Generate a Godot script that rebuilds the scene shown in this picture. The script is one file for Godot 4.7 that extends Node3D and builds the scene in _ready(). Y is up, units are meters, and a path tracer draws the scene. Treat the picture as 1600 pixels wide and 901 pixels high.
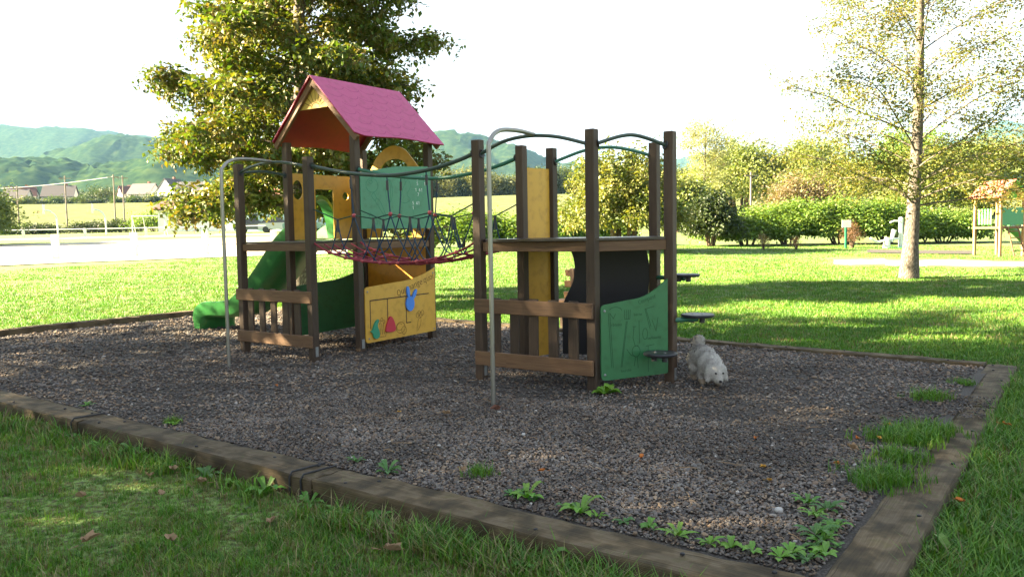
extends Node3D
# A playground in evening shade: two play towers joined by a rope bridge on a gravel bed, lawn, trees, village and hills.

const UX := Vector3(0.8107, 0, 0.5855)      # along the near edging
const VX := Vector3(0.5855, 0, -0.8107)     # away from the near edging
const TURN := -0.62556                       # local x -> UX, local -z -> VX
var rng := RandomNumberGenerator.new()
var nz := FastNoiseLite.new()
var m := {}
var used := {}

# ---------------------------------------------------------------- mesh helpers
class Mb:
	var v := PackedVector3Array()
	var n := PackedVector3Array()
	var t := PackedVector2Array()
	var c := PackedColorArray()
	var i := PackedInt32Array()
	var col := Color(1, 1, 1)
	func vert(p: Vector3, nn: Vector3, uv := Vector2.ZERO) -> int:
		v.append(p); n.append(nn); t.append(uv); c.append(col)
		return v.size() - 1
	func tri(a: Vector3, b: Vector3, d: Vector3, ua := Vector2.ZERO, ub := Vector2.ZERO, ud := Vector2.ZERO) -> void:
		var nn := (b - a).cross(d - a).normalized()
		var k := vert(a, nn, ua); vert(b, nn, ub); vert(d, nn, ud)
		i.append_array([k, k + 2, k + 1])
	func quad(a: Vector3, b: Vector3, d: Vector3, e: Vector3, ua := Vector2.ZERO, ub := Vector2.ZERO, ud := Vector2.ZERO, ue := Vector2.ZERO) -> void:
		var nn := (b - a).cross(d - a)
		if nn.length_squared() < 1e-16:
			nn = (d - a).cross(e - a)
		nn = nn.normalized()
		var k := vert(a, nn, ua); vert(b, nn, ub); vert(d, nn, ud); vert(e, nn, ue)
		i.append_array([k, k + 2, k + 1, k, k + 3, k + 2])
	func smooth_quad(a: int, b: int, d: int, e: int) -> void:
		i.append_array([a, d, b, a, e, d])
	# box with bevelled edges; grain runs along the longest side
	func box(size: Vector3, at := Vector3.ZERO, turn := Basis(), bev := 0.004, shift := Vector2.ZERO) -> void:
		var h := size / 2.0
		var b := minf(bev, minf(h.x, minf(h.y, h.z)) * 0.6)
		var long := 0 if h.x >= h.y and h.x >= h.z else (1 if h.y >= h.z else 2)
		var pt := func(s: Vector3, ax: int) -> Vector3:
			var q := Vector3(h.x - b, h.y - b, h.z - b)
			q[ax] = h[ax]
			return q * s
		var face := func(ps: Array) -> void:
			var nn: Vector3 = (ps[1] - ps[0]).cross(ps[2] - ps[0])
			var mid := Vector3.ZERO
			for p: Vector3 in ps:
				mid += p
			if nn.dot(mid) < 0:
				ps.reverse()
			var us := []
			var ws := []
			for p: Vector3 in ps:
				us.append(Vector2(p.x + p.y + p.z - p[long], p[long]) + shift)
				ws.append(at + turn * p)
			if ps.size() == 4:
				quad(ws[0], ws[1], ws[2], ws[3], us[0], us[1], us[2], us[3])
			else:
				tri(ws[0], ws[1], ws[2], us[0], us[1], us[2])
		for ax in 3:
			var a1 := (ax + 1) % 3
			var a2 := (ax + 2) % 3
			for sg in [-1.0, 1.0]:
				var ps := []
				for q in [[-1, -1], [1, -1], [1, 1], [-1, 1]]:
					var s := Vector3.ZERO
					s[ax] = sg; s[a1] = q[0]; s[a2] = q[1]
					ps.append(pt.call(s, ax))
				face.call(ps)
			# edges parallel to ax
			for q in [[-1, -1], [1, -1], [1, 1], [-1, 1]]:
				var s0 := Vector3.ZERO
				s0[ax] = -1; s0[a1] = q[0]; s0[a2] = q[1]
				var s1 := s0
				s1[ax] = 1
				face.call([pt.call(s0, a1), pt.call(s1, a1), pt.call(s1, a2), pt.call(s0, a2)])
		for x in [-1, 1]:
			for y in [-1, 1]:
				for z in [-1, 1]:
					var s := Vector3(x, y, z)
					face.call([pt.call(s, 0), pt.call(s, 1), pt.call(s, 2)])
	# round tube along a path; radius is a number or an array
	func tube(path: Array, radius, segs := 8, caps := true) -> void:
		var np := path.size()
		var dir: Vector3 = (path[1] - path[0]).normalized()
		var side := dir.cross(Vector3.UP if absf(dir.y) < 0.9 else Vector3.RIGHT).normalized()
		var first := v.size()
		var run := 0.0
		for k in np:
			var d2: Vector3
			if k == 0:
				d2 = path[1] - path[0]
			elif k == np - 1:
				d2 = path[k] - path[k - 1]
			else:
				d2 = path[k + 1] - path[k - 1]
			if k > 0:
				run += path[k].distance_to(path[k - 1])
			d2 = d2.normalized()
			side = (side - d2 * side.dot(d2)).normalized()
			var up := d2.cross(side)
			var r: float = radius[k] if radius is Array or radius is PackedFloat32Array else radius
			for s in segs + 1:
				var a := TAU * s / segs
				var o := side * cos(a) + up * sin(a)
				vert(path[k] + o * r, o, Vector2(float(s) / segs * TAU * r, run))
		for k in np - 1:
			for s in segs:
				var a := first + k * (segs + 1) + s
				smooth_quad(a, a + 1, a + segs + 2, a + segs + 1)
		if caps:
			for e in [0, np - 1]:
				var d3: Vector3 = (path[0] - path[1]).normalized() if e == 0 else (path[np - 1] - path[np - 2]).normalized()
				var mid := vert(path[e], d3)
				var ring := []
				for s in segs:
					ring.append(vert(v[first + e * (segs + 1) + s], d3))
				for s in segs:
					if e == 0:
						i.append_array([mid, ring[s], ring[(s + 1) % segs]])
					else:
						i.append_array([mid, ring[(s + 1) % segs], ring[s]])
	# lathe round y: rings of [radius, height]
	func lathe(prof: Array, segs := 20, at := Vector3.ZERO) -> void:
		for k in prof.size() - 1:
			var p0: Vector2 = prof[k]
			var p1: Vector2 = prof[k + 1]
			var d := p1 - p0
			var nn := Vector2(d.y, -d.x).normalized()
			var f := v.size()
			for s in segs + 1:
				var a := TAU * s / segs
				var o := Vector3(cos(a), 0, sin(a))
				for p: Vector2 in [p0, p1]:
					vert(at + o * p.x + Vector3.UP * p.y, o * nn.x + Vector3.UP * nn.y, Vector2(a * 0.1, p.y))
			for s in segs:
				var b := f + s * 2
				smooth_quad(b, b + 1, b + 3, b + 2)
	# flat panel: polygon in xy, thickness along z (centred); holes are cut out
	func panel(poly: PackedVector2Array, thick: float, holes := []) -> void:
		var seams := []
		var lo := INF
		var hi := -INF
		for p in poly:
			lo = minf(lo, p.x); hi = maxf(hi, p.x)
		for hole: PackedVector2Array in holes:
			var s := 0.0
			for p in hole:
				s += p.x
			seams.append(s / hole.size())
		seams.sort()
		var cuts := [lo - 1.0] + seams + [hi + 1.0]
		for k in cuts.size() - 1:
			var a: float = cuts[k]
			var b: float = cuts[k + 1]
			var strip := PackedVector2Array([Vector2(a, -50), Vector2(b, -50), Vector2(b, 50), Vector2(a, 50)])
			var pieces: Array = [poly]
			if holes.size():
				pieces = []
				for g in Geometry2D.intersect_polygons(poly, strip):
					pieces.append(g)
			for hole in holes:
				var nxt: Array = []
				for q in pieces:
					nxt.append_array(Geometry2D.clip_polygons(q, hole))
				pieces = nxt
			for q: PackedVector2Array in pieces:
				if Geometry2D.is_polygon_clockwise(q):
					q.reverse()
				var ix := Geometry2D.triangulate_polygon(q)
				var z := thick / 2.0
				for side in [1.0, -1.0]:
					var f := v.size()
					for p in q:
						vert(Vector3(p.x, p.y, z * side), Vector3(0, 0, side), p)
					for w in range(0, ix.size(), 3):
						var e0 := q[ix[w]]; var e1 := q[ix[w + 1]]; var e2 := q[ix[w + 2]]
						var ccw := (e1 - e0).cross(e2 - e0) > 0
						if ccw == (side > 0):
							i.append_array([f + ix[w], f + ix[w + 2], f + ix[w + 1]])
						else:
							i.append_array([f + ix[w], f + ix[w + 1], f + ix[w + 2]])
				for w in q.size():
					var p0 := q[w]
					var p1 := q[(w + 1) % q.size()]
					var on_seam := false
					for sx in seams:
						if absf(p0.x - sx) < 1e-4 and absf(p1.x - sx) < 1e-4:
							on_seam = true
					if not on_seam and p0.distance_to(p1) > 1e-5:
						quad(Vector3(p0.x, p0.y, z), Vector3(p0.x, p0.y, -z), Vector3(p1.x, p1.y, -z), Vector3(p1.x, p1.y, z))
	# a drawn line: flat ribbon in the plane z
	func stroke(pts: Array, w: float, z: float) -> void:
		for k in pts.size() - 1:
			var a: Vector2 = pts[k]
			var b: Vector2 = pts[k + 1]
			var d := (b - a).normalized()
			var s := Vector2(-d.y, d.x) * w / 2.0
			a -= d * w * 0.4
			b += d * w * 0.4
			quad(Vector3(a.x - s.x, a.y - s.y, z), Vector3(b.x - s.x, b.y - s.y, z), Vector3(b.x + s.x, b.y + s.y, z), Vector3(a.x + s.x, a.y + s.y, z))
	func mesh() -> ArrayMesh:
		var arr := []
		arr.resize(Mesh.ARRAY_MAX)
		arr[Mesh.ARRAY_VERTEX] = v
		arr[Mesh.ARRAY_NORMAL] = n
		arr[Mesh.ARRAY_TEX_UV] = t
		arr[Mesh.ARRAY_COLOR] = c
		arr[Mesh.ARRAY_INDEX] = i
		var am := ArrayMesh.new()
		am.add_surface_from_arrays(Mesh.PRIMITIVE_TRIANGLES, arr)
		return am

func numbered(called: String) -> String:
	used[called] = used.get(called, -1) + 1
	return called if used[called] == 0 else "%s_%03d" % [called, used[called]]

func tag(o: Node, label: String, category: String, group := "") -> Node:
	o.set_meta("label", label)
	o.set_meta("category", category)
	if group:
		o.set_meta("group", group)
	return o

func thing(called: String, label: String, category: String, at := Vector3.ZERO, turn := 0.0, group := "") -> Node3D:
	var o := Node3D.new()
	o.name = numbered(called)
	add_child(o)
	o.position = at
	o.rotation.y = turn
	tag(o, label, category, group)
	return o

func part(called: String, mesh: Mesh, mat: Material, parent: Node, at := Transform3D()) -> MeshInstance3D:
	var o := MeshInstance3D.new()
	o.mesh = mesh
	o.material_override = mat
	o.name = numbered(called) if parent == self else called
	o.transform = at
	parent.add_child(o, true)
	return o

func structure(called: String, mesh: Mesh, mat: Material) -> MeshInstance3D:
	var o := part(called, mesh, mat, self)
	o.set_meta("kind", "structure")
	return o

func multi(called: String, mesh: Mesh, mat: Material, xf: Array, cols: Array, parent: Node, at := Transform3D()) -> MultiMeshInstance3D:
	var mm := MultiMesh.new()
	mm.transform_format = MultiMesh.TRANSFORM_3D
	mm.use_colors = true
	mm.mesh = mesh
	mm.instance_count = xf.size()
	for k in xf.size():
		mm.set_instance_transform(k, xf[k])
		mm.set_instance_color(k, cols[k])
	var o := MultiMeshInstance3D.new()
	o.multimesh = mm
	o.material_override = mat
	o.name = numbered(called) if parent == self else called
	o.transform = at
	o.set_meta("kind", "stuff")
	parent.add_child(o, true)
	return o

func frame(origin: Vector3, right: Vector3) -> Transform3D:
	var r := right.normalized()
	return Transform3D(Basis(r, Vector3.UP, r.cross(Vector3.UP)), origin)

func arc(cx: float, cy: float, rx: float, ry: float, a0 := 0.0, a1 := 360.0, k := 20) -> Array:
	var out := []
	for s in k + 1:
		var a := deg_to_rad(lerpf(a0, a1, float(s) / k))
		out.append(Vector2(cx + cos(a) * rx, cy + sin(a) * ry))
	return out

func curve(pts: Array, per := 6) -> Array:
	# Catmull-Rom through the points
	var out := []
	var np := pts.size()
	for k in np - 1:
		var a = pts[maxi(k - 1, 0)]
		var b = pts[k]
		var d = pts[k + 1]
		var e = pts[mini(k + 2, np - 1)]
		for s in per:
			var t := float(s) / per
			out.append(0.5 * ((2.0 * b) + (d - a) * t + (2.0 * a - 5.0 * b + 4.0 * d - e) * t * t + (3.0 * b - a - 3.0 * d + e) * t * t * t))
	out.append(pts[np - 1])
	return out

func pack(a: Array) -> PackedVector2Array:
	return PackedVector2Array(a)

# ---------------------------------------------------------------- materials
func std(c: Color, rough := 0.7, tex: Texture2D = null) -> StandardMaterial3D:
	var s := StandardMaterial3D.new()
	s.albedo_color = c.linear_to_srgb()
	s.roughness = rough
	if tex:
		s.albedo_texture = tex
	return s

func noise_tex(freq: float, ramp: Array, size := 512, oct := 4, sd := 1, kind := FastNoiseLite.TYPE_SIMPLEX_SMOOTH) -> NoiseTexture2D:
	var f := FastNoiseLite.new()
	f.noise_type = kind
	f.frequency = freq
	f.fractal_octaves = oct
	f.seed = sd
	var g := Gradient.new()
	var offs := PackedFloat32Array()
	var cols := PackedColorArray()
	for r in ramp:
		offs.append(r[0])
		cols.append(r[1].linear_to_srgb())
	g.offsets = offs
	g.colors = cols
	var x := NoiseTexture2D.new()
	x.width = size
	x.height = size
	x.seamless = true
	x.noise = f
	x.color_ramp = g
	return x

func grey_ramp() -> Array:
	return [[0.0, Color(0, 0, 0)], [1.0, Color(1, 1, 1)]]

func wood_image(dark: Color, mid: Color, light: Color, cracks: float, sd: int) -> Array:
	var w := 256
	var h := 512
	var im := Image.create(w, h, false, Image.FORMAT_RGB8)
	var hm := Image.create(w, h, false, Image.FORMAT_RGB8)
	var f := FastNoiseLite.new()
	f.seed = sd
	f.frequency = 1.0
	f.fractal_octaves = 3
	for y in h:
		for x in w:
			var a := TAU * x / w
			var px := cos(a) * 1.6
			var pz := sin(a) * 1.6
			var yy := float(y) / h
			var edge := minf(yy, 1.0 - yy)
			var warp := f.get_noise_3d(px * 0.7, yy * 2.0, pz * 0.7) * 0.5
			var g := f.get_noise_3d(px * 9.0 + warp * 3.0, yy * 1.4, pz * 9.0) * 0.5 + 0.5
			var fine := f.get_noise_3d(px * 34.0, yy * 5.0, pz * 34.0 + 40.0) * 0.5 + 0.5
			var blot := f.get_noise_3d(px * 1.2 + 9.0, yy * 4.0, pz * 1.2) * 0.5 + 0.5
			var k := clampf(g * 0.55 + fine * 0.35 + blot * 0.35 - 0.12, 0.0, 1.0)
			var c := dark.lerp(mid, clampf(k * 2.0, 0, 1)).lerp(light, clampf(k * 2.0 - 1.0, 0, 1))
			var cr := smoothstep(0.74, 0.84, f.get_noise_3d(px * 16.0 + 70.0, yy * 1.1, pz * 16.0) * 0.5 + 0.5) * cracks
			c = c.lerp(dark * 0.35, cr)
			im.set_pixel(x, y, Color(c.r, c.g, c.b).linear_to_srgb())
			var hh := clampf(k * 0.6 + 0.3 - cr * 0.8, 0, 1)
			hm.set_pixel(x, y, Color(hh, hh, hh))
	return [ImageTexture.create_from_image(im), ImageTexture.create_from_image(hm)]

func wood(pair: Array, tint: Color, rough: float, scale: Vector3, shift: Vector3, relief := 0.15) -> StandardMaterial3D:
	var s := std(tint, rough, pair[0])
	s.uv1_scale = scale
	s.uv1_offset = shift
	s.heightmap_enabled = true
	s.heightmap_texture = pair[1]
	s.heightmap_scale = relief
	return s

func make_materials() -> void:
	var w1 := wood_image(Color(0.045, 0.024, 0.012), Color(0.135, 0.078, 0.04), Color(0.25, 0.165, 0.095), 0.7, 3)
	var w2 := wood_image(Color(0.055, 0.042, 0.026), Color(0.15, 0.118, 0.078), Color(0.27, 0.225, 0.16), 1.0, 8)
	var stains := noise_tex(0.012, [[0.1, Color(0.26, 0.24, 0.15)], [0.36, Color(0.5, 0.47, 0.33)], [0.5, Color(0.85, 0.82, 0.7)], [0.62, Color(1, 1, 1)], [0.8, Color(0.8, 0.86, 0.6)], [1.0, Color(1, 1, 1)]], 512, 6, 33)
	for k in 3:
		m["post%d" % k] = wood(w1, Color(0.98, 0.97, 1.0) * [0.36, 0.3, 0.43][k], 0.62, Vector3(2.2, 0.7, 1), Vector3(0.31 * k, 0.23 * k, 0))
		m["board%d" % k] = wood(w1, Color(1.15, 1.05, 0.92) * [0.8, 0.66, 0.92][k], 0.66, Vector3(2.6, 0.8, 1), Vector3(0.17 * k, 0.37 * k, 0))
		m["sleeper%d" % k] = wood(w2, Color(1, 0.94, 0.82) * [0.74, 0.62, 0.7][k], 0.9, Vector3(1.6, 0.45, 1), Vector3(0.27 * k, 0.41 * k, 0), 0.8)
		var sl: StandardMaterial3D = m["sleeper%d" % k]
		sl.detail_enabled = true
		sl.detail_blend_mode = BaseMaterial3D.BLEND_MODE_MUL
		sl.detail_uv_layer = BaseMaterial3D.DETAIL_UV_2
		sl.uv2_triplanar = true
		sl.uv2_world_triplanar = true
		sl.uv2_scale = Vector3(0.7, 0.7, 0.7)
		sl.detail_albedo = stains
	m.pale_wood = wood(w1, Color(2.4, 2.3, 2.1), 0.7, Vector3(2.5, 0.8, 1), Vector3(0.4, 0.1, 0))
	var scuff := noise_tex(0.012, [[0.1, Color(0.8, 0.79, 0.77)], [0.35, Color(0.92, 0.92, 0.91)], [0.5, Color(0.97, 0.97, 0.97)], [1.0, Color(1, 1, 1)]], 512, 8, 5)
	var lam := func(c: Color, rough := 0.42) -> StandardMaterial3D:
		var s := std(c, rough, scuff)
		s.uv1_triplanar = true
		s.uv1_scale = Vector3(1.3, 1.3, 1.3)
		return s
	m.yellow = lam.call(Color(0.6, 0.34, 0.04))
	m.orange = lam.call(Color(0.66, 0.27, 0.02))
	m.yellow_pale = lam.call(Color(0.66, 0.45, 0.1))
	m.green = lam.call(Color(0.03, 0.15, 0.055))
	m.slide = lam.call(Color(0.035, 0.17, 0.045), 0.32)
	m.teal = lam.call(Color(0.045, 0.22, 0.115))
	m.pink = lam.call(Color(0.4, 0.05, 0.16), 0.55)
	m.red = lam.call(Color(0.27, 0.008, 0.016), 0.5)
	m.black = lam.call(Color(0.006, 0.007, 0.012), 0.5)
	m.deck = lam.call(Color(0.03, 0.021, 0.017), 0.3)
	m.disc = lam.call(Color(0.018, 0.019, 0.024), 0.4)
	m.engrave = std(Color(0.12, 0.06, 0.01), 0.8)
	m.engrave_brown = std(Color(0.035, 0.014, 0.008), 0.7)
	m.engrave_green = std(Color(0.008, 0.06, 0.022), 0.8)
	m.engrave_teal = std(Color(0.02, 0.16, 0.09), 0.8)
	m.engrave_pink = std(Color(0.24, 0.03, 0.12), 0.8)
	m.blue_plastic = std(Color(0.05, 0.22, 0.7), 0.4)
	m.red_plastic = std(Color(0.5, 0.025, 0.05), 0.4)
	m.green_plastic = std(Color(0.02, 0.25, 0.14), 0.4)
	m.white_print = std(Color(0.75, 0.78, 0.75), 0.6)
	m.steel = std(Color(0.27, 0.265, 0.24), 0.4)
	m.steel.metallic = 0.85
	m.zinc = std(Color(0.26, 0.27, 0.27), 0.5)
	m.zinc.metallic = 0.6
	m.bar = std(Color(0.035, 0.06, 0.05), 0.35)
	m.bar_green = std(Color(0.03, 0.14, 0.09), 0.35)
	m.dark_metal = std(Color(0.02, 0.022, 0.025), 0.45)
	m.rope_blue = std(Color(0.012, 0.038, 0.075), 0.85)
	m.rope_green = std(Color(0.012, 0.06, 0.04), 0.85)
	m.rope_red = std(Color(0.2, 0.02, 0.035), 0.85)
	m.knot_red = std(Color(0.34, 0.05, 0.06), 0.45)
	m.strap = std(Color(0.012, 0.012, 0.014), 0.6)
	# ground
	m.lawn = std(Color(1, 1, 1), 0.95, noise_tex(0.07, [[0.2, Color(0.05, 0.04, 0.025)], [0.4, Color(0.1, 0.15, 0.04)], [0.6, Color(0.15, 0.25, 0.065)], [0.9, Color(0.22, 0.32, 0.11)]], 1024, 6, 2))
	m.lawn.uv1_triplanar = true
	m.lawn.uv1_world_triplanar = true
	m.lawn.uv1_scale = Vector3(0.21, 0.21, 0.21)
	m.lawn.heightmap_enabled = true
	m.lawn.heightmap_texture = noise_tex(0.12, grey_ramp(), 1024, 4, 3)
	m.lawn.heightmap_scale = 2.0
	m.lawn.detail_enabled = true
	m.lawn.detail_blend_mode = BaseMaterial3D.BLEND_MODE_MUL
	m.lawn.detail_uv_layer = BaseMaterial3D.DETAIL_UV_2
	m.lawn.uv2_triplanar = true
	m.lawn.uv2_world_triplanar = true
	m.lawn.uv2_scale = Vector3(0.037, 0.037, 0.037)
	m.lawn.detail_albedo = noise_tex(0.01, [[0.2, Color(0.75, 0.72, 0.6)], [0.6, Color(1, 1, 1)], [0.9, Color(1, 0.95, 0.75)]], 512, 4, 12)
	m.field = std(Color(1, 1, 1), 0.95, noise_tex(0.03, [[0.2, Color(0.1, 0.125, 0.055)], [0.8, Color(0.145, 0.16, 0.08)]], 512, 5, 4))
	m.field.uv1_triplanar = true
	m.field.uv1_world_triplanar = true
	m.field.uv1_scale = Vector3(0.02, 0.02, 0.02)
	m.sand = std(Color(0.4, 0.37, 0.29), 0.95, scuff)
	m.sand.uv1_triplanar = true
	m.sand.uv1_world_triplanar = true
	m.sand.uv1_scale = Vector3(0.3, 0.3, 0.3)
	m.gravel_bed = std(Color(1, 1, 1), 0.95, noise_tex(0.16, [[0.2, Color(0.02, 0.017, 0.014)], [0.5, Color(0.05, 0.043, 0.037)], [0.8, Color(0.09, 0.08, 0.07)]], 1024, 4, 6, FastNoiseLite.TYPE_CELLULAR))
	m.gravel_bed.uv1_triplanar = true
	m.gravel_bed.uv1_scale = Vector3(0.5, 0.5, 0.5)
	m.stone = std(Color(1, 1, 1), 0.8)
	m.stone.vertex_color_use_as_albedo = true
	m.grass = std(Color(1, 1, 1), 0.55)
	m.grass.vertex_color_use_as_albedo = true
	m.grass.backlight_enabled = true
	m.grass.backlight = Color(0.75, 0.8, 0.55)
	m.leaf = std(Color(1, 1, 1), 0.5)
	m.leaf.vertex_color_use_as_albedo = true
	m.leaf.backlight_enabled = true
	m.leaf.backlight = Color(0.85, 0.85, 0.45)
	m.dead_leaf = std(Color(1, 1, 1), 0.8)
	m.dead_leaf.vertex_color_use_as_albedo = true
	m.bark = std(Color(1, 1, 1), 0.9, noise_tex(0.02, [[0.2, Color(0.04, 0.032, 0.025)], [0.5, Color(0.1, 0.085, 0.068)], [0.8, Color(0.2, 0.18, 0.15)]], 512, 5, 14))
	m.bark.uv1_scale = Vector3(2.5, 0.8, 1)
	m.twig = std(Color(0.11, 0.075, 0.05), 0.9)
	m.forest = std(Color(1, 1, 1), 1.0, noise_tex(0.06, [[0.2, Color(0.008, 0.02, 0.01)], [0.5, Color(0.022, 0.042, 0.016)], [0.8, Color(0.05, 0.07, 0.022)]], 1024, 5, 21, FastNoiseLite.TYPE_CELLULAR))
	m.forest.specular_mode = BaseMaterial3D.SPECULAR_DISABLED
	m.field.specular_mode = BaseMaterial3D.SPECULAR_DISABLED
	m.forest.uv1_triplanar = true
	m.forest.uv1_world_triplanar = true
	m.forest.uv1_scale = Vector3(0.0014, 0.0014, 0.0014)
	m.white_paint = std(Color(0.75, 0.75, 0.73), 0.6)
	m.plaster = std(Color(0.68, 0.65, 0.6), 0.9)
	m.plaster_blue = std(Color(0.45, 0.6, 0.66), 0.9)
	m.roof_red = std(Color(0.2, 0.075, 0.055), 0.85)
	m.roof_dull = std(Color(0.1, 0.045, 0.04), 0.9)
	m.roof_grey = std(Color(0.07, 0.065, 0.07), 0.85)
	m.glass_dark = std(Color(0.03, 0.035, 0.04), 0.1)
	m.pole_wood = std(Color(0.2, 0.17, 0.14), 0.9)
	m.fur = std(Color(1, 1, 1), 0.8)
	m.fur.vertex_color_use_as_albedo = true
	m.nose = std(Color(0.008, 0.007, 0.007), 0.25)
	m.sign_green = std(Color(0.01, 0.16, 0.08), 0.5)
	m.fit_grey = std(Color(0.6, 0.65, 0.66), 0.45)
	m.orange_roof = std(Color(0.55, 0.13, 0.09), 0.6)
	m.house_green = std(Color(0.1, 0.45, 0.12), 0.5)

# ---------------------------------------------------------------- places
func uv_of(x: float, z: float) -> Vector2:
	return Vector2(x * 0.8107 + z * 0.5855, x * 0.5855 - z * 0.8107)

func at_uv(u: float, v: float, y := 0.0) -> Vector3:
	return UX * u + VX * v + Vector3.UP * y

func v_far(u: float) -> float:
	return 9.22 + clampf(-0.6 - u, 0.0, 9.0) * 0.085

func in_bed(u: float, v: float, grow := 0.0) -> bool:
	return u < -0.85 + grow and u > -13.6 - grow and v > 3.24 - grow and v < v_far(u) + grow

func ground_y(x: float, z: float) -> float:
	var q := uv_of(x, z)
	var s := -z
	var far := Vector2(x, z).length()
	var h := -0.105 + 0.055 * smoothstep(2.6, 9.5, q.y)
	h += nz.get_noise_2d(x * 6.0, z * 6.0) * 0.02 * clampf(far / 3.0, 0.3, 1.0) - 0.012
	h += 0.62 * smoothstep(16.0, 42.0, s) - 0.010 * maxf(x, 0.0) * smoothstep(16.0, 36.0, s) * (1.0 - smoothstep(40.0, 60.0, s))
	h += 1.95 * smoothstep(46.0, 112.0, s)
	h += 7.9 * smoothstep(105.0, 205.0, s)
	h += 9.0 * smoothstep(200.0, 420.0, s)
	h += nz.get_noise_2d(x * 0.6, z * 0.6) * 0.5 * smoothstep(50.0, 150.0, far)
	return h

func on_ground(x: float, z: float) -> Vector3:
	return Vector3(x, ground_y(x, z), z)

func bed_y(x: float, z: float) -> float:
	var q := uv_of(x, z)
	var y := nz.get_noise_2d(x * 26.0, z * 26.0) * 0.03 + nz.get_noise_2d(x * 130.0 + 50.0, z * 130.0) * 0.012
	var e := minf(minf(-0.85 - q.x, q.x + 13.6), minf(q.y - 3.24, v_far(q.x) - q.y))
	y *= smoothstep(0.0, 0.5, e)
	y -= 0.06 * smoothstep(-12.4, -13.5, q.x) + 0.03 * smoothstep(0.8, 0.0, v_far(q.x) - q.y)
	return y

# a polar sheet round the camera's place, from one radius to another
func sheet(r0: float, r1: float, rings: int, a0: float, a1: float, cols: int, lift: Callable) -> ArrayMesh:
	var b := Mb.new()
	for r in rings + 1:
		var rad := r0 * pow(r1 / r0, float(r) / rings)
		for c in cols + 1:
			var a := lerpf(a0, a1, float(c) / cols)
			var x := sin(a) * rad
			var z := -cos(a) * rad
			var e := 0.02 * rad + 0.02
			var y: float = lift.call(x, z)
			var nn := Vector3(y - lift.call(x + e, z), e, y - lift.call(x, z + e)).normalized()
			b.vert(Vector3(x, y, z), nn, Vector2(x, z))
	for r in rings:
		for c in cols:
			var k := r * (cols + 1) + c
			b.smooth_quad(k, k + 1, k + cols + 2, k + cols + 1)
	return b.mesh()

# ---------------------------------------------------------------- foliage
func leaf_into(b: Mb, p: Vector3, dir: Vector3, up: Vector3, ln: float, wd: float) -> void:
	var s := dir.cross(up).normalized()
	up = s.cross(dir).normalized()
	var tip := p + dir * ln - up * ln * 0.12
	var m1 := p + dir * ln * 0.45
	var l := m1 + s * wd * 0.5 + up * wd * 0.16
	var r := m1 - s * wd * 0.5 + up * wd * 0.16
	b.tri(p, m1, l)
	b.tri(l, m1, tip)
	b.tri(p, r, m1)
	b.tri(m1, r, tip)

func clump(count: int, spread: float, ln: float, wd: float, sd: int) -> ArrayMesh:
	var r := RandomNumberGenerator.new()
	r.seed = sd
	var b := Mb.new()
	for k in count:
		var p := Vector3(r.randfn(), r.randfn() * 0.7, r.randfn()) * spread * 0.5
		var d := (Vector3(r.randf_range(-1, 1), r.randf_range(-0.7, 0.3), r.randf_range(-1, 1)) + p.normalized() * 0.5).normalized()
		var up := Vector3(r.randf_range(-0.8, 0.8), 1, r.randf_range(-0.8, 0.8)).normalized()
		if absf(d.dot(up)) > 0.95:
			up = Vector3(1, 0.2, 0)
		var g := r.randf_range(0.75, 1.2)
		b.col = Color(g * r.randf_range(0.9, 1.15), g, g * r.randf_range(0.8, 1.1))
		var f := r.randf_range(0.7, 1.15)
		leaf_into(b, p, d, up, ln * f, wd * f)
	return b.mesh()

func pick(pal: Array) -> Color:
	var c: Color = pal[rng.randi() % pal.size()]
	var d: Color = pal[rng.randi() % pal.size()]
	c = c.lerp(d, rng.randf())
	var g := rng.randf_range(0.82, 1.18)
	return Color(c.r * g, c.g * g, c.b * g)

func spin(scale: float) -> Basis:
	return Basis.from_euler(Vector3(rng.randf_range(-0.5, 0.5), rng.randf() * TAU, rng.randf_range(-0.5, 0.5))).scaled(Vector3.ONE * scale)

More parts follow.
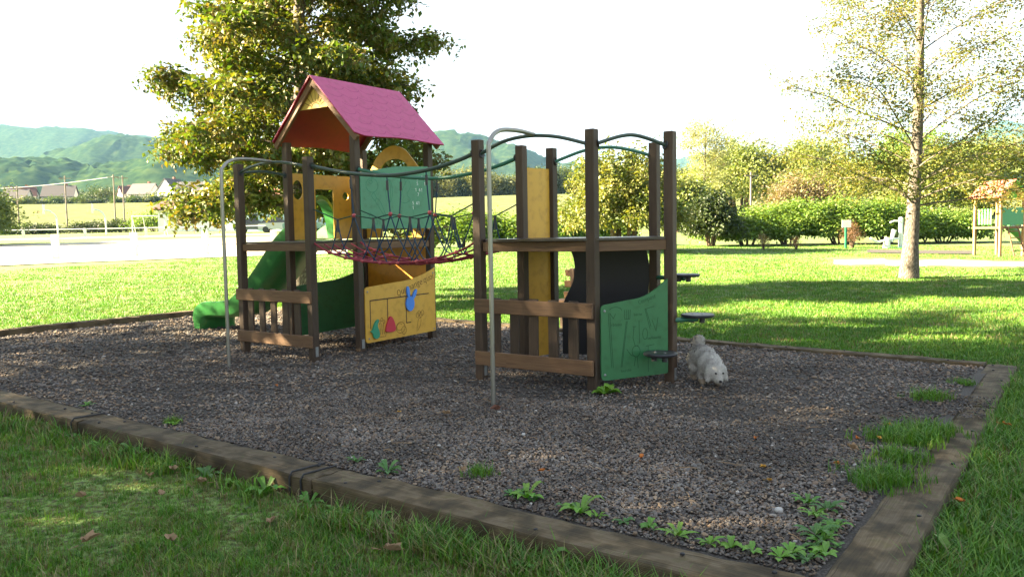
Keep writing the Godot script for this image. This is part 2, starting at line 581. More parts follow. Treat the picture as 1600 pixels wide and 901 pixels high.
# Tree: trunk and limbs as one mesh, crown of leaf clumps on the twigs.
func tree(called: String, label: String, at: Vector3, o: Dictionary, group := "") -> Node3D:
	var root := thing(called, label, "tree", at, 0.0, group)
	rng.seed = o.seed
	var tb := Mb.new()
	var xf := []
	var cols := []
	var hgt: float = o.height
	var r0: float = o.radius
	var lean: Vector3 = o.get("lean", Vector3.ZERO)
	var path := []
	var rad := []
	var steps := 14
	for k in steps + 1:
		var t := float(k) / steps
		path.append(Vector3(sin(t * 5.0 + o.seed) * 0.06 * hgt / 10.0, t * hgt * 0.97, cos(t * 4.0 + o.seed) * 0.06 * hgt / 10.0) + lean * t * hgt - Vector3(0, 0.15, 0) * float(k == 0))
		rad.append(r0 * (1.0 - 0.86 * t) * (1.0 + 0.5 * exp(-t * 22.0)))
	tb.tube(path, rad, 14)
	var profile: Array = o.profile
	var nl: int = o.limbs
	for k in nl:
		var f := pow((k + 0.5) / nl, o.get("limb_pow", 0.85))
		var h: float = lerpf(o.start, hgt * 0.95, f)
		var reach := 0.5
		for q in profile.size() - 1:
			if h >= profile[q].x and h <= profile[q + 1].x:
				reach = lerpf(profile[q].y, profile[q + 1].y, (h - profile[q].x) / (profile[q + 1].x - profile[q].x))
		reach *= rng.randf_range(0.72, 1.12)
		var az := k * 2.39996 + rng.randf_range(-0.35, 0.35)
		var rise: float = lerpf(o.rise0, o.rise1, f) + rng.randf_range(-0.15, 0.15)
		var tt := h / (hgt * 0.97)
		var base: Vector3 = path[mini(int(tt * steps), steps - 1)].lerp(path[mini(int(tt * steps) + 1, steps)], fposmod(tt * steps, 1.0))
		var out := Vector3(cos(az), 0, sin(az))
		var ln := reach / maxf(cos(rise), 0.35)
		var lp := []
		var lr := []
		var lr0: float = r0 * o.get("limb_thick", 0.34) * (1.0 - 0.65 * f) * clampf(reach / 3.0, 0.5, 1.2)
		var droop: float = o.get("droop", 0.12)
		for s in 8:
			var t := s / 7.0
			var p := base + out * cos(rise) * ln * t + Vector3.UP * (sin(rise) * ln * t - droop * ln * t * t)
			p += Vector3(nz.get_noise_3d(k * 31.0, t * 60.0, 0), nz.get_noise_3d(k * 31.0, t * 60.0, 90), nz.get_noise_3d(k * 31.0, t * 60.0, 190)) * 0.45 * t
			lp.append(p)
			lr.append(maxf(lr0 * (1.0 - 0.88 * t), 0.006))
		tb.tube(lp, lr, 6, false)
		var nsub := int(ln / o.sub_every) + 1
		for s in nsub:
			var t := lerpf(o.get("bare", 0.22), 1.0, (s + rng.randf()) / nsub)
			var ip := t * 7.0
			var p: Vector3 = lp[mini(int(ip), 6)].lerp(lp[mini(int(ip) + 1, 7)], fposmod(ip, 1.0))
			var sd := 1.0 if s % 2 == 0 else -1.0
			var side := out.cross(Vector3.UP) * sd
			var d := (out * rng.randf_range(0.35, 1.0) + side * rng.randf_range(0.3, 1.1) + Vector3.UP * rng.randf_range(-0.35, 0.5)).normalized()
			var sl: float = (o.sub_len * (1.15 - t) * ln * 0.4 + o.sub_len * 0.32) * rng.randf_range(0.6, 1.2)
			var q: Vector3 = p + d * sl * 0.55 + Vector3.UP * rng.randf_range(-0.06, 0.06)
			var e: Vector3 = p + d * sl - Vector3.UP * sl * droop
			tb.tube([p, q, e], [lr0 * 0.22 + 0.004, 0.006, 0.003], 4, false)
			var nc := maxi(1, int(sl * o.per_m * rng.randf_range(0.6, 1.3)))
			for w in nc:
				var g := rng.randf_range(0.12, 1.05)
				var cp: Vector3 = (p.lerp(q, g * 2.0) if g < 0.5 else q.lerp(e, g * 2.0 - 1.0)) + Vector3(rng.randfn(), rng.randfn() * 0.6, rng.randfn()) * o.get("jitter", 0.1)
				xf.append(Transform3D(spin(o.leaf_scale * rng.randf_range(0.75, 1.25)), cp))
				cols.append(pick(o.palette))
	part("trunk", tb.mesh(), o.get("bark", m.bark), root)
	multi("crown", o.clump, m.leaf, xf, cols, root)
	return root

# Shrub: stems and a lumpy crown of leaf clumps.
func shrub(called: String, label: String, category: String, at: Vector3, size: Vector3, count: int, leaf: Mesh, scale: float, pal: Array, sd: int, group := "", lumps := 5.0, turn := 0.0) -> Node3D:
	var root := thing(called, label, category, at, turn, group)
	rng.seed = sd
	var tb := Mb.new()
	for k in 7:
		var a := TAU * k / 7.0 + rng.randf()
		var e := Vector3(cos(a) * size.x * 0.55, size.y * rng.randf_range(0.6, 0.85), sin(a) * size.z * 0.55)
		tb.tube([Vector3(cos(a) * size.x * 0.12, -0.05, sin(a) * size.z * 0.12), e * 0.5 + Vector3(0, 0.05, 0), e], [0.03 * size.y, 0.018 * size.y, 0.006 * size.y], 5, false)
	part("stem", tb.mesh(), m.twig, root)
	var xf := []
	var cols := []
	for k in count:
		var d := Vector3(rng.randfn(), rng.randfn(), rng.randfn()).normalized()
		d.y = absf(d.y) * 1.2 - 0.25
		d = d.normalized()
		var lump := (1.28 if rng.randf() < 0.08 else 1.0) + 0.6 * nz.get_noise_3d(d.x * lumps * 16.0 + sd * 7.0, d.y * lumps * 16.0, d.z * lumps * 16.0)
		var r := pow(rng.randf_range(0.12, 1.0), 0.42) * lump
		var p := Vector3(d.x * size.x, size.y * 0.42 + d.y * size.y * 0.58, d.z * size.z) * Vector3(r, 1, r)
		p.y = maxf(size.y * 0.42 + d.y * size.y * 0.58 * r, 0.04 * size.y)
		xf.append(Transform3D(spin(scale * rng.randf_range(0.7, 1.3)), p))
		cols.append(pick(pal))
	multi("crown", leaf, m.leaf, xf, cols, root)
	return root

# ---------------------------------------------------------------- play towers
# tower-local place of (u, v) for a tower whose base is at (u0, v0)
func lo(u: float, v: float, y: float, b: Vector2) -> Vector3:
	return Vector3(u - b.x, y, -(v - b.y))

func post(parent: Node, u: float, v: float, h: float, b: Vector2, k: int) -> void:
	var q := Mb.new()
	q.box(Vector3(0.09, h + 0.25, 0.09), Vector3.ZERO, Basis(), 0.006, Vector2(u * 1.7, v * 2.3))
	var p := part("post", q.mesh(), m["post%d" % (k % 3)], parent, Transform3D(Basis(), lo(u, v, (h - 0.25) / 2.0, b)))
	if not k in [1, 3, 9, 11]:
		return
	# steel foot plate
	var f := Mb.new()
	f.box(Vector3(0.006, 0.11, 0.04), Vector3(0.048, -h / 2.0 + 0.125 + 0.09, 0), Basis(), 0.001)
	for y in [0.06, 0.13]:
		f.tube([Vector3(0.05, -h / 2.0 + 0.125 + y, 0), Vector3(0.058, -h / 2.0 + 0.125 + y, 0)], 0.009, 6)
	part("foot_plate", f.mesh(), m.zinc, p)

func arch_bar(parent: Node, pts: Array, mat: Material, called := "arch_bar", r := 0.017) -> void:
	var q := Mb.new()
	q.tube(curve(pts, 8), r, 10)
	var o := part(called, q.mesh(), mat, parent)
	for e in [0, pts.size() - 1]:
		var f := Mb.new()
		var d: Vector3 = (pts[e] - pts[1 if e == 0 else e - 1]).normalized()
		f.tube([pts[e] - d * 0.002, pts[e] + d * 0.006], 0.042, 12)
		for y in [-0.028, 0.028]:
			f.tube([pts[e] + Vector3(0, y, 0) - d * 0.012, pts[e] + Vector3(0, y, 0)], 0.009, 6)
		part("flange", f.mesh(), m.dark_metal, o)

func fence(parent: Node, u0: float, u1: float, v: float, b: Vector2) -> void:
	for k in 2:
		var y: float = [0.705, 0.205][k]
		var q := Mb.new()
		q.box(Vector3(u1 - u0, 0.135, 0.028), Vector3.ZERO, Basis(), 0.005, Vector2(v, u0 + k * 0.4))
		part("fence_board", q.mesh(), m["board%d" % ((k + int(absf(u0))) % 3)], parent, Transform3D(Basis(Vector3.RIGHT, rng.randf_range(-0.01, 0.01)), lo((u0 + u1) / 2.0, v - 0.06, y, b)))
	for k in 5:
		var q := Mb.new()
		q.box(Vector3(0.1, 0.62 + rng.randf_range(-0.004, 0.006), 0.026), Vector3.ZERO, Basis(), 0.005, Vector2(k * 0.37, u0))
		part("picket", q.mesh(), m["post%d" % (k % 3)], parent, Transform3D(Basis(Vector3.BACK, rng.randf_range(-0.008, 0.008)), lo(u0 + 0.235 + k * 0.213, v - 0.0325, 0.475, b)))

func bolts(parent: Node, f: Transform3D, pts: Array) -> void:
	for p: Vector2 in pts:
		var q := Mb.new()
		q.lathe([Vector2(0.012, 0), Vector2(0.011, 0.004), Vector2(0.006, 0.007), Vector2(0, 0.008)], 10)
		part("bolt", q.mesh(), m.zinc, parent, Transform3D(Basis(Vector3.RIGHT, PI / 2), Vector3(p.x, p.y, 0.009)))

func strokes(called: String, parent: Node, lines: Array, w: float, z: float, mat: Material) -> void:
	for l in lines:
		var q := Mb.new()
		q.stroke(l, w, z)
		part(called, q.mesh(), mat, parent)

func lettering(parent: Node, txt: String, size: float, at: Vector3, tilt: float, mat: Material) -> void:
	var tm := TextMesh.new()
	tm.text = txt
	var sf := SystemFont.new()
	sf.font_names = PackedStringArray(["Droid Sans"])
	tm.font = sf
	tm.font_size = 32
	tm.pixel_size = size / 32.0
	tm.depth = 0.001
	part("lettering", tm, mat, parent, Transform3D(Basis(Vector3.BACK, tilt), at))

func low_panel_outline(w: float, bottom: float, flat: float, high: float) -> PackedVector2Array:
	# rounded at the low corners, level then sweeping up to the far post
	var o := []
	o.append_array(arc(0.04, bottom + 0.04, 0.04, 0.04, 180, 270, 5))
	o.append_array(arc(w - 0.02, bottom + 0.04, 0.02, 0.02, 270, 360, 4))
	o.append(Vector2(w, high))
	for k in 9:
		var t := k / 8.0
		o.append(Vector2(lerpf(w - 0.02, w * 0.44, t), lerpf(high - 0.012, flat + 0.035, 1.0 - pow(1.0 - t, 1.9))))
	o.append_array(arc(0.04, flat - 0.04, 0.04, 0.04, 90, 180, 5))
	return pack(o)

func roofed_tower() -> void:
	var b := Vector2(-7.8, 7.0)
	var t := thing("play_tower", "wooden play tower with pink gabled roof, green slide and yellow panels", "play tower", at_uv(b.x, b.y), TURN)
	rng.seed = 41
	var ps := [[-8.39, 6.03, 2.27], [-7.13, 6.03, 2.27], [-8.39, 6.76, 2.58], [-7.15, 6.76, 2.58], [-7.17, 8.08, 2.58], [-8.39, 8.08, 2.58]]
	for k in ps.size():
		post(t, ps[k][0], ps[k][1], ps[k][2], b, k)
	# decks and the beams that carry them
	var dk := Mb.new()
	dk.box(Vector3(1.17, 0.022, 0.76), lo(-7.76, 6.4, 1.324, b), Basis(), 0.006)
	part("deck", dk.mesh(), m.deck, t)
	dk = Mb.new()
	dk.box(Vector3(1.13, 0.022, 1.26), lo(-7.77, 7.42, 1.324, b), Basis(), 0.006)
	part("deck", dk.mesh(), m.deck, t)
	for q in [[-7.76, 6.03, 1.17, 0.04], [-7.76, 6.8, 1.15, 0.04], [-7.78, 8.08, 1.13, 0.04]]:
		var w := Mb.new()
		w.box(Vector3(q[2], 0.085, q[3]), Vector3.ZERO, Basis(), 0.004, Vector2(q[1], 0))
		part("beam", w.mesh(), m.board1, t, Transform3D(Basis(), lo(q[0], q[1], 1.267, b)))
	for q in [[-8.39, 7.42, 1.23], [-7.16, 7.42, 1.23], [-7.14, 6.4, 0.64], [-8.39, 6.4, 0.64]]:
		var w := Mb.new()
		w.box(Vector3(0.04, 0.085, q[2]), Vector3.ZERO, Basis(), 0.004, Vector2(q[1], 0.3))
		part("beam", w.mesh(), m.board0, t, Transform3D(Basis(), lo(q[0], q[1], 1.267, b)))
	fence(t, -8.44, -7.085, 6.03, b)
	# climbing pole and bars
	arch_bar(t, [lo(-8.345, 6.03, 2.17, b), lo(-8.1, 6.02, 2.225, b), lo(-7.76, 6.01, 2.25, b), lo(-7.45, 6.02, 2.225, b), lo(-7.18, 6.03, 2.17, b)], m.bar)
	arch_bar(t, [lo(-8.39, 6.075, 2.17, b), lo(-8.39, 6.4, 2.2, b), lo(-8.39, 6.715, 2.17, b)], m.bar)
	var pl := Mb.new()
	pl.tube(curve([lo(-7.55, 5.21, -0.2, b), lo(-7.55, 5.21, 1.0, b), lo(-7.55, 5.21, 1.98, b), lo(-7.57, 5.25, 2.14, b), lo(-7.62, 5.42, 2.235, b), lo(-7.68, 5.7, 2.26, b), lo(-7.72, 5.99, 2.256, b)], 8), 0.019, 12)
	part("climbing_pole", pl.mesh(), m.steel, t)
	# roof: two slopes, pink on top and red below, with waved eaves
	var ridge := lo(-7.77, 6.64, 3.33, b)
	var rl := 1.56
	for sd in [-1.0, 1.0]:
		# plane: x along the ridge (away), y down the slope
		var down := Vector3(sd * 0.707, -0.707, 0)
		var along := Vector3(0, 0, -1)
		var sl := 1.1
		var wave := []
		for k in 25:
			var a := k / 24.0
			var dip := 0.0
			if a < 0.08:
				dip = -0.05 * (1.0 - a / 0.08)
			dip += -0.035 * (0.5 - 0.5 * cos(TAU * clampf((a - 0.1) / 0.85, 0, 1)))
			wave.append(Vector2(a * rl, sl + dip))
		var top_n := down.cross(along) * -1.0
		if top_n.y < 0:
			top_n = -top_n
		for layer in 2:
			var poly := [Vector2(0, 0.004)]
			poly.append_array(wave)
			poly.append(Vector2(rl, 0.004))
			var q := Mb.new()
			q.panel(pack(poly), 0.008)
			var bas := Basis(along, down, along.cross(down))
			var off := (0.009 if layer == 0 else 0.0) * top_n
			var rp := part("roof_panel", q.mesh(), m.pink if layer == 0 else m.red, t, Transform3D(bas, ridge + off))
			rp.set_meta("label", "faded pink roof sheet" if layer == 0 else "red underside of the roof")
			if layer == 0:
				var zz := 0.0047 if along.cross(down).dot(top_n) > 0 else -0.0047
				for row in 6:
					for c in 6:
						var cx := (c + (0.5 if row % 2 else 0.0)) * 0.26 + 0.06
						var cy := 0.12 + row * 0.165
						if cx > 0.12 and cx < rl - 0.1 and cy + 0.1 < sl:
							var sc := Mb.new()
							sc.stroke(arc(cx, cy, 0.125, 0.09, 15, 165, 8), 0.006, zz)
							part("scallop_groove", sc.mesh(), m.engrave_pink, rp)
		# rake boards
		for e in [0.05, rl - 0.07]:
			var q := Mb.new()
			q.box(Vector3(0.04, sl - 0.03, 0.075), Vector3.ZERO, Basis(), 0.004, Vector2(e, sd))
			var up2 := -down
			var bz := Vector3(0, 0, 1)
			var bas2 := Basis(bz, up2, bz.cross(up2))
			part("rake_board", q.mesh(), m.board2, t, Transform3D(bas2, ridge + down * (sl * 0.5 + 0.01) + along * e - top_n * 0.045))
	for e in [0.09, rl - 0.11]:
		var q := Mb.new()
		q.panel(pack([Vector2(-0.34, -0.37), Vector2(0.34, -0.37), Vector2(0.03, -0.06), Vector2(-0.03, -0.06)]), 0.012)
		var gp := part("gable_panel", q.mesh(), m.yellow_pale, t, Transform3D(Basis(), ridge + Vector3(0, -0.01, -e)))
		if e < 0.5:
			var rays := []
			rays.append(arc(0.0, -0.365, 0.075, 0.06, 5, 175, 10))
			for k in 7:
				var a := deg_to_rad(20 + k * 23.5)
				rays.append([Vector2(cos(a) * 0.1, -0.36 + sin(a) * 0.08), Vector2(cos(a) * (0.24 - 0.05 * absf(k - 3.0) * 0.2), -0.36 + sin(a) * 0.21)])
			strokes("sun_ray", gp, rays, 0.008, 0.0075, m.engrave)
	# panels on the side towards the bridge: yellow game panel below, green drawing panel above
	var f := frame(lo(-7.1, 6.8, 0, b), Vector3(0, 0, -1))
	var q1 := Mb.new()
	q1.panel(low_panel_outline(1.27, 0.09, 0.765, 0.95), 0.016)
	var yp := part("game_panel", q1.mesh(), m.yellow, t, f)
	yp.set_meta("label", "yellow panel with slotted track and sliding pieces")
	bolts(yp, f, [Vector2(0.04, 0.71), Vector2(0.05, 0.14), Vector2(1.235, 0.14), Vector2(1.235, 0.88)])
	strokes("slot", yp, [[Vector2(0.08, 0.26), Vector2(0.08, 0.6), Vector2(1.14, 0.615)], [Vector2(0.375, 0.605), Vector2(0.375, 0.29)], [Vector2(0.71, 0.61), Vector2(0.71, 0.27), Vector2(0.79, 0.27)]], 0.014, 0.0087, m.engrave_brown)
	lettering(yp, "Qui mange quoi ?", 0.1, Vector3(0.93, 0.755, 0.0085), 0.27, m.engrave)
	var px := Mb.new()
	px.panel(pack(curve([Vector2(-0.07, 0.0), Vector2(-0.035, 0.015), Vector2(-0.01, 0.07), Vector2(0.03, 0.12), Vector2(0.075, 0.13), Vector2(0.05, 0.06), Vector2(0.075, -0.01), Vector2(0.08, -0.07), Vector2(0.04, -0.1), Vector2(-0.01, -0.085), Vector2(-0.03, -0.03)], 3)), 0.02)
	part("bird_piece", px.mesh(), m.green_plastic, yp, Transform3D(Basis(), Vector3(0.13, 0.23, 0.02)))
	px = Mb.new()
	px.panel(pack(curve([Vector2(-0.085, -0.07), Vector2(-0.07, 0.0), Vector2(-0.02, 0.09), Vector2(0.01, 0.11), Vector2(0.05, 0.07), Vector2(0.085, -0.02), Vector2(0.075, -0.075), Vector2(0.0, -0.085)], 3)), 0.02)
	part("snail_piece", px.mesh(), m.red_plastic, yp, Transform3D(Basis(), Vector3(0.405, 0.27, 0.02)))
	px = Mb.new()
	px.panel(pack(arc(0, -0.04, 0.075, 0.095, 0, 345, 18)), 0.02)
	for s in [-1.0, 1.0]:
		var ear := arc(0, 0, 0.026, 0.075, 0, 345, 12)
		var turned := []
		for p: Vector2 in ear:
			turned.append(p.rotated(-0.55 if s > 0 else 0.12) + Vector2(0.085 if s > 0 else -0.03, 0.075 if s > 0 else 0.11))
		px.panel(pack(turned), 0.019)
	part("rabbit_piece", px.mesh(), m.blue_plastic, yp, Transform3D(Basis(), Vector3(0.77, 0.55, 0.02)))
	var draw := []
	# a bowl with spoons, a cabbage and a carrot, drawn in line
	draw.append([Vector2(0.2, 0.22), Vector2(0.21, 0.14), Vector2(0.33, 0.14), Vector2(0.35, 0.24)])
	for k in 3:
		draw.append([Vector2(0.24 + k * 0.035, 0.17), Vector2(0.235 + k * 0.03, 0.3)])
		draw.append(arc(0.235 + k * 0.035, 0.325 + 0.03 * (k % 2), 0.017, 0.022, 0, 360, 8))
	draw.append(arc(0.6, 0.22, 0.08, 0.07, 0, 360, 16))
	draw.append(arc(0.58, 0.23, 0.05, 0.045, 40, 330, 12))
	draw.append(arc(0.66, 0.18, 0.045, 0.05, 0, 360, 12))
	draw.append(curve([Vector2(0.9, 0.14), Vector2(0.91, 0.22), Vector2(0.94, 0.3), Vector2(0.98, 0.3), Vector2(0.97, 0.22), Vector2(0.92, 0.15)], 4))
	for k in 4:
		draw.append(arc(0.92 + k * 0.03, 0.35 + 0.02 * (k % 2), 0.028, 0.035, 0, 360, 9))
	strokes("drawing_line", yp, draw, 0.006, 0.0088, m.engrave)
	f = frame(lo(-7.1, 6.8, 0, b), Vector3(0, 0, -1))
	q1 = Mb.new()
	q1.panel(pack([Vector2(-0.02, 1.47), Vector2(1.22, 1.47), Vector2(1.235, 1.485), Vector2(1.235, 2.22), Vector2(1.18, 2.27), Vector2(0.6, 2.24), Vector2(-0.02, 2.14)]), 0.014)
	var tp := part("drawing_panel", q1.mesh(), m.teal, t, f)
	tp.set_meta("label", "sea green panel drawn with vegetables and a crossword")
	draw = [arc(0.17, 1.99, 0.1, 0.085, 0, 360, 18), arc(0.15, 2.03, 0.03, 0.02, 0, 360, 8), [Vector2(0.16, 2.04), Vector2(0.17, 2.09)],
		arc(0.46, 1.93, 0.06, 0.14, 0, 360, 16), arc(0.46, 1.93, 0.025, 0.14, 0, 360, 14), [Vector2(0.46, 1.79), Vector2(0.47, 1.75)],
		curve([Vector2(0.24, 1.84), Vector2(0.3, 1.8), Vector2(0.38, 1.66), Vector2(0.36, 1.63), Vector2(0.27, 1.74), Vector2(0.22, 1.8), Vector2(0.24, 1.84)], 4),
		curve([Vector2(0.24, 1.84), Vector2(0.2, 1.9), Vector2(0.16, 1.86), Vector2(0.22, 1.8)], 4),
		curve([Vector2(0.66, 1.8), Vector2(0.7, 1.95), Vector2(0.8, 2.08), Vector2(0.85, 2.0), Vector2(0.78, 1.9), Vector2(0.84, 1.84), Vector2(0.76, 1.79), Vector2(0.66, 1.8)], 4),
		curve([Vector2(0.7, 1.95), Vector2(0.66, 2.06), Vector2(0.72, 2.12), Vector2(0.76, 2.04)], 4),
		curve([Vector2(0.1, 1.66), Vector2(0.14, 1.58), Vector2(0.24, 1.52), Vector2(0.22, 1.6), Vector2(0.12, 1.66)], 4), curve([Vector2(0.42, 1.55), Vector2(0.47, 1.62), Vector2(0.5, 1.56)], 4)]
	strokes("drawing_line", tp, draw, 0.006, 0.0077, m.engrave_teal)
	for c in [[0.98, 2.1, "S"], [0.98, 2.04, "5"], [1.07, 2.12, "3"], [0.95, 1.96, "1"], [1.02, 1.96, "6"], [1.06, 1.96, "1"], [0.99, 1.9, "7"], [0.89, 1.79, "5"], [0.96, 1.79, "4"], [1.0, 1.79, "1"], [0.89, 1.73, "1"], [1.12, 2.04, "1"]]:
		lettering(tp, c[2], 0.055, Vector3(c[0], c[1], 0.008), 0, m.white_print)
	strokes("crossword_line", tp, [[Vector2(0.98, 2.15), Vector2(0.98, 1.72)], [Vector2(0.89, 1.86), Vector2(0.89, 1.6)], [Vector2(0.86, 1.96), Vector2(1.1, 1.96)], [Vector2(1.1, 2.14), Vector2(1.1, 1.9)]], 0.004, 0.0075, m.engrave_teal)
	# slide side: yellow wall with a round hole and the slide doorway; green panel below
	f = frame(lo(-8.39, 6.81, 0, b), Vector3(0, 0, -1))
	q1 = Mb.new()
	q1.panel(pack([Vector2(0, 1.345), Vector2(1.22, 1.345), Vector2(1.22, 2.2), Vector2(0, 2.2)]), 0.016, [pack(arc(0.1, 1.99, 0.085, 0.125, 0, 350, 22)), pack([Vector2(0.39, 1.36), Vector2(0.7, 1.36), Vector2(0.7, 2.01), Vector2(0.39, 2.01)]), pack(arc(0.92, 1.93, 0.055, 0.055, 0, 348, 16))])
	part("window_panel", q1.mesh(), m.yellow, t, f).set_meta("label", "yellow panel with round hole and square doorway")
	q1 = Mb.new()
	q1.panel(low_panel_outline(1.22, 0.1, 0.75, 0.95), 0.016)
	part("low_panel", q1.mesh(), m.green, t, f)
	# rear side: arched yellow panel above the deck, flat yellow panel below
	f = frame(lo(-8.34, 8.08, 0, b), Vector3(1, 0, 0))
	q1 = Mb.new()
	var ap := [Vector2(0, 1.35), Vector2(1.12, 1.35), Vector2(1.12, 2.24)]
	ap.append_array(curve([Vector2(1.02, 2.27), Vector2(0.88, 2.42), Vector2(0.75, 2.54), Vector2(0.56, 2.6), Vector2(0.38, 2.56), Vector2(0.22, 2.45), Vector2(0.1, 2.29), Vector2(0, 2.24)], 4))
	q1.panel(pack(ap), 0.016, [pack(arc(0.56, 2.25, 0.27, 0.17, 0, 352, 24)), pack([Vector2(0.3, 1.37), Vector2(0.86, 1.37), Vector2(0.86, 1.62), Vector2(0.3, 1.62)])])
	part("arched_panel", q1.mesh(), m.yellow, t, f)
	q1 = Mb.new()
	q1.panel(pack([Vector2(0, 0.1), Vector2(1.12, 0.1), Vector2(1.12, 1.22), Vector2(0, 1.22)]), 0.016)
	part("low_panel", q1.mesh(), m.orange, t, f)
	# slide
	var sp := [Vector2(-8.42, 1.34), Vector2(-8.75, 1.3), Vector2(-9.05, 1.1), Vector2(-9.4, 0.78), Vector2(-9.75, 0.5), Vector2(-10.1, 0.29), Vector2(-10.45, 0.24), Vector2(-10.75, 0.23), Vector2(-10.9, 0.19), Vector2(-10.96, 0.07), Vector2(-10.98, -0.05)]
	var line := curve(sp, 6)
	var sq := Mb.new()
	var prof := []
	var np := line.size()
	for k in np:
		var p: Vector2 = line[k]
		var d: Vector2 = (line[mini(k + 1, np - 1)] - line[maxi(k - 1, 0)]).normalized()
		var nn := Vector2(-d.y, d.x) * -1.0
		if nn.y < 0 and absf(d.x) > 0.2:
			nn = -nn
		if d.y < -0.97:
			nn = Vector2(-1, 0.0)
		var fr := float(k) / (np - 1)
		var wl := lerpf(0.24, 0.19, fr) * (1.0 - 0.7 * smoothstep(0.8, 1.0, fr))
		var ring := []
		# outer wall left, floor, wall right, then the outside back
		for w in [[7.06, 1.0], [7.08, 1.04], [7.1, 1.0], [7.12, 0.15], [7.18, 0.0], [7.62, 0.0], [7.68, 0.15], [7.7, 1.0], [7.72, 1.04], [7.74, 1.0], [7.71, 0.1], [7.64, -0.16], [7.16, -0.16], [7.09, 0.1]]:
			var e: Vector2 = p + nn * wl * w[1]
			ring.append(lo(e.x, w[0], e.y, b))
		prof.append(ring)
	for k in np - 1:
		for s in 14:
			var s2 := (s + 1) % 14
			sq.quad(prof[k][s], prof[k + 1][s], prof[k + 1][s2], prof[k][s2])
	var sld := part("slide", smooth(sq, 50.0), m.slide, t)
	sld.set_meta("label", "green plastic slide with raised sides")
	var hood := Mb.new()
	hood.panel(pack(arc(0, 0.0, 0.3, 0.62, 0, 180, 20) + arc(0, 0.0, 0.265, 0.57, 180, 0, 20)), 0.2)
	part("slide_hood", hood.mesh(), m.slide, sld, frame(lo(-8.6, 7.4, 1.32, b), Vector3(0, 0, -1)))

# averages normals of faces that meet at less than the given angle
func smooth(b: Mb, deg: float) -> ArrayMesh:
	var by := {}
	for k in b.v.size():
		var key := Vector3i((b.v[k] * 2000.0).round())
		if not by.has(key):
			by[key] = []
		by[key].append(k)
	var out := b.n.duplicate()
	var lim := cos(deg_to_rad(deg))
	for key in by:
		for k: int in by[key]:
			var s := Vector3.ZERO
			for q: int in by[key]:
				if b.n[k].dot(b.n[q]) > lim:
					s += b.n[q]
			out[k] = s.normalized()
	b.n = out
	return b.mesh()

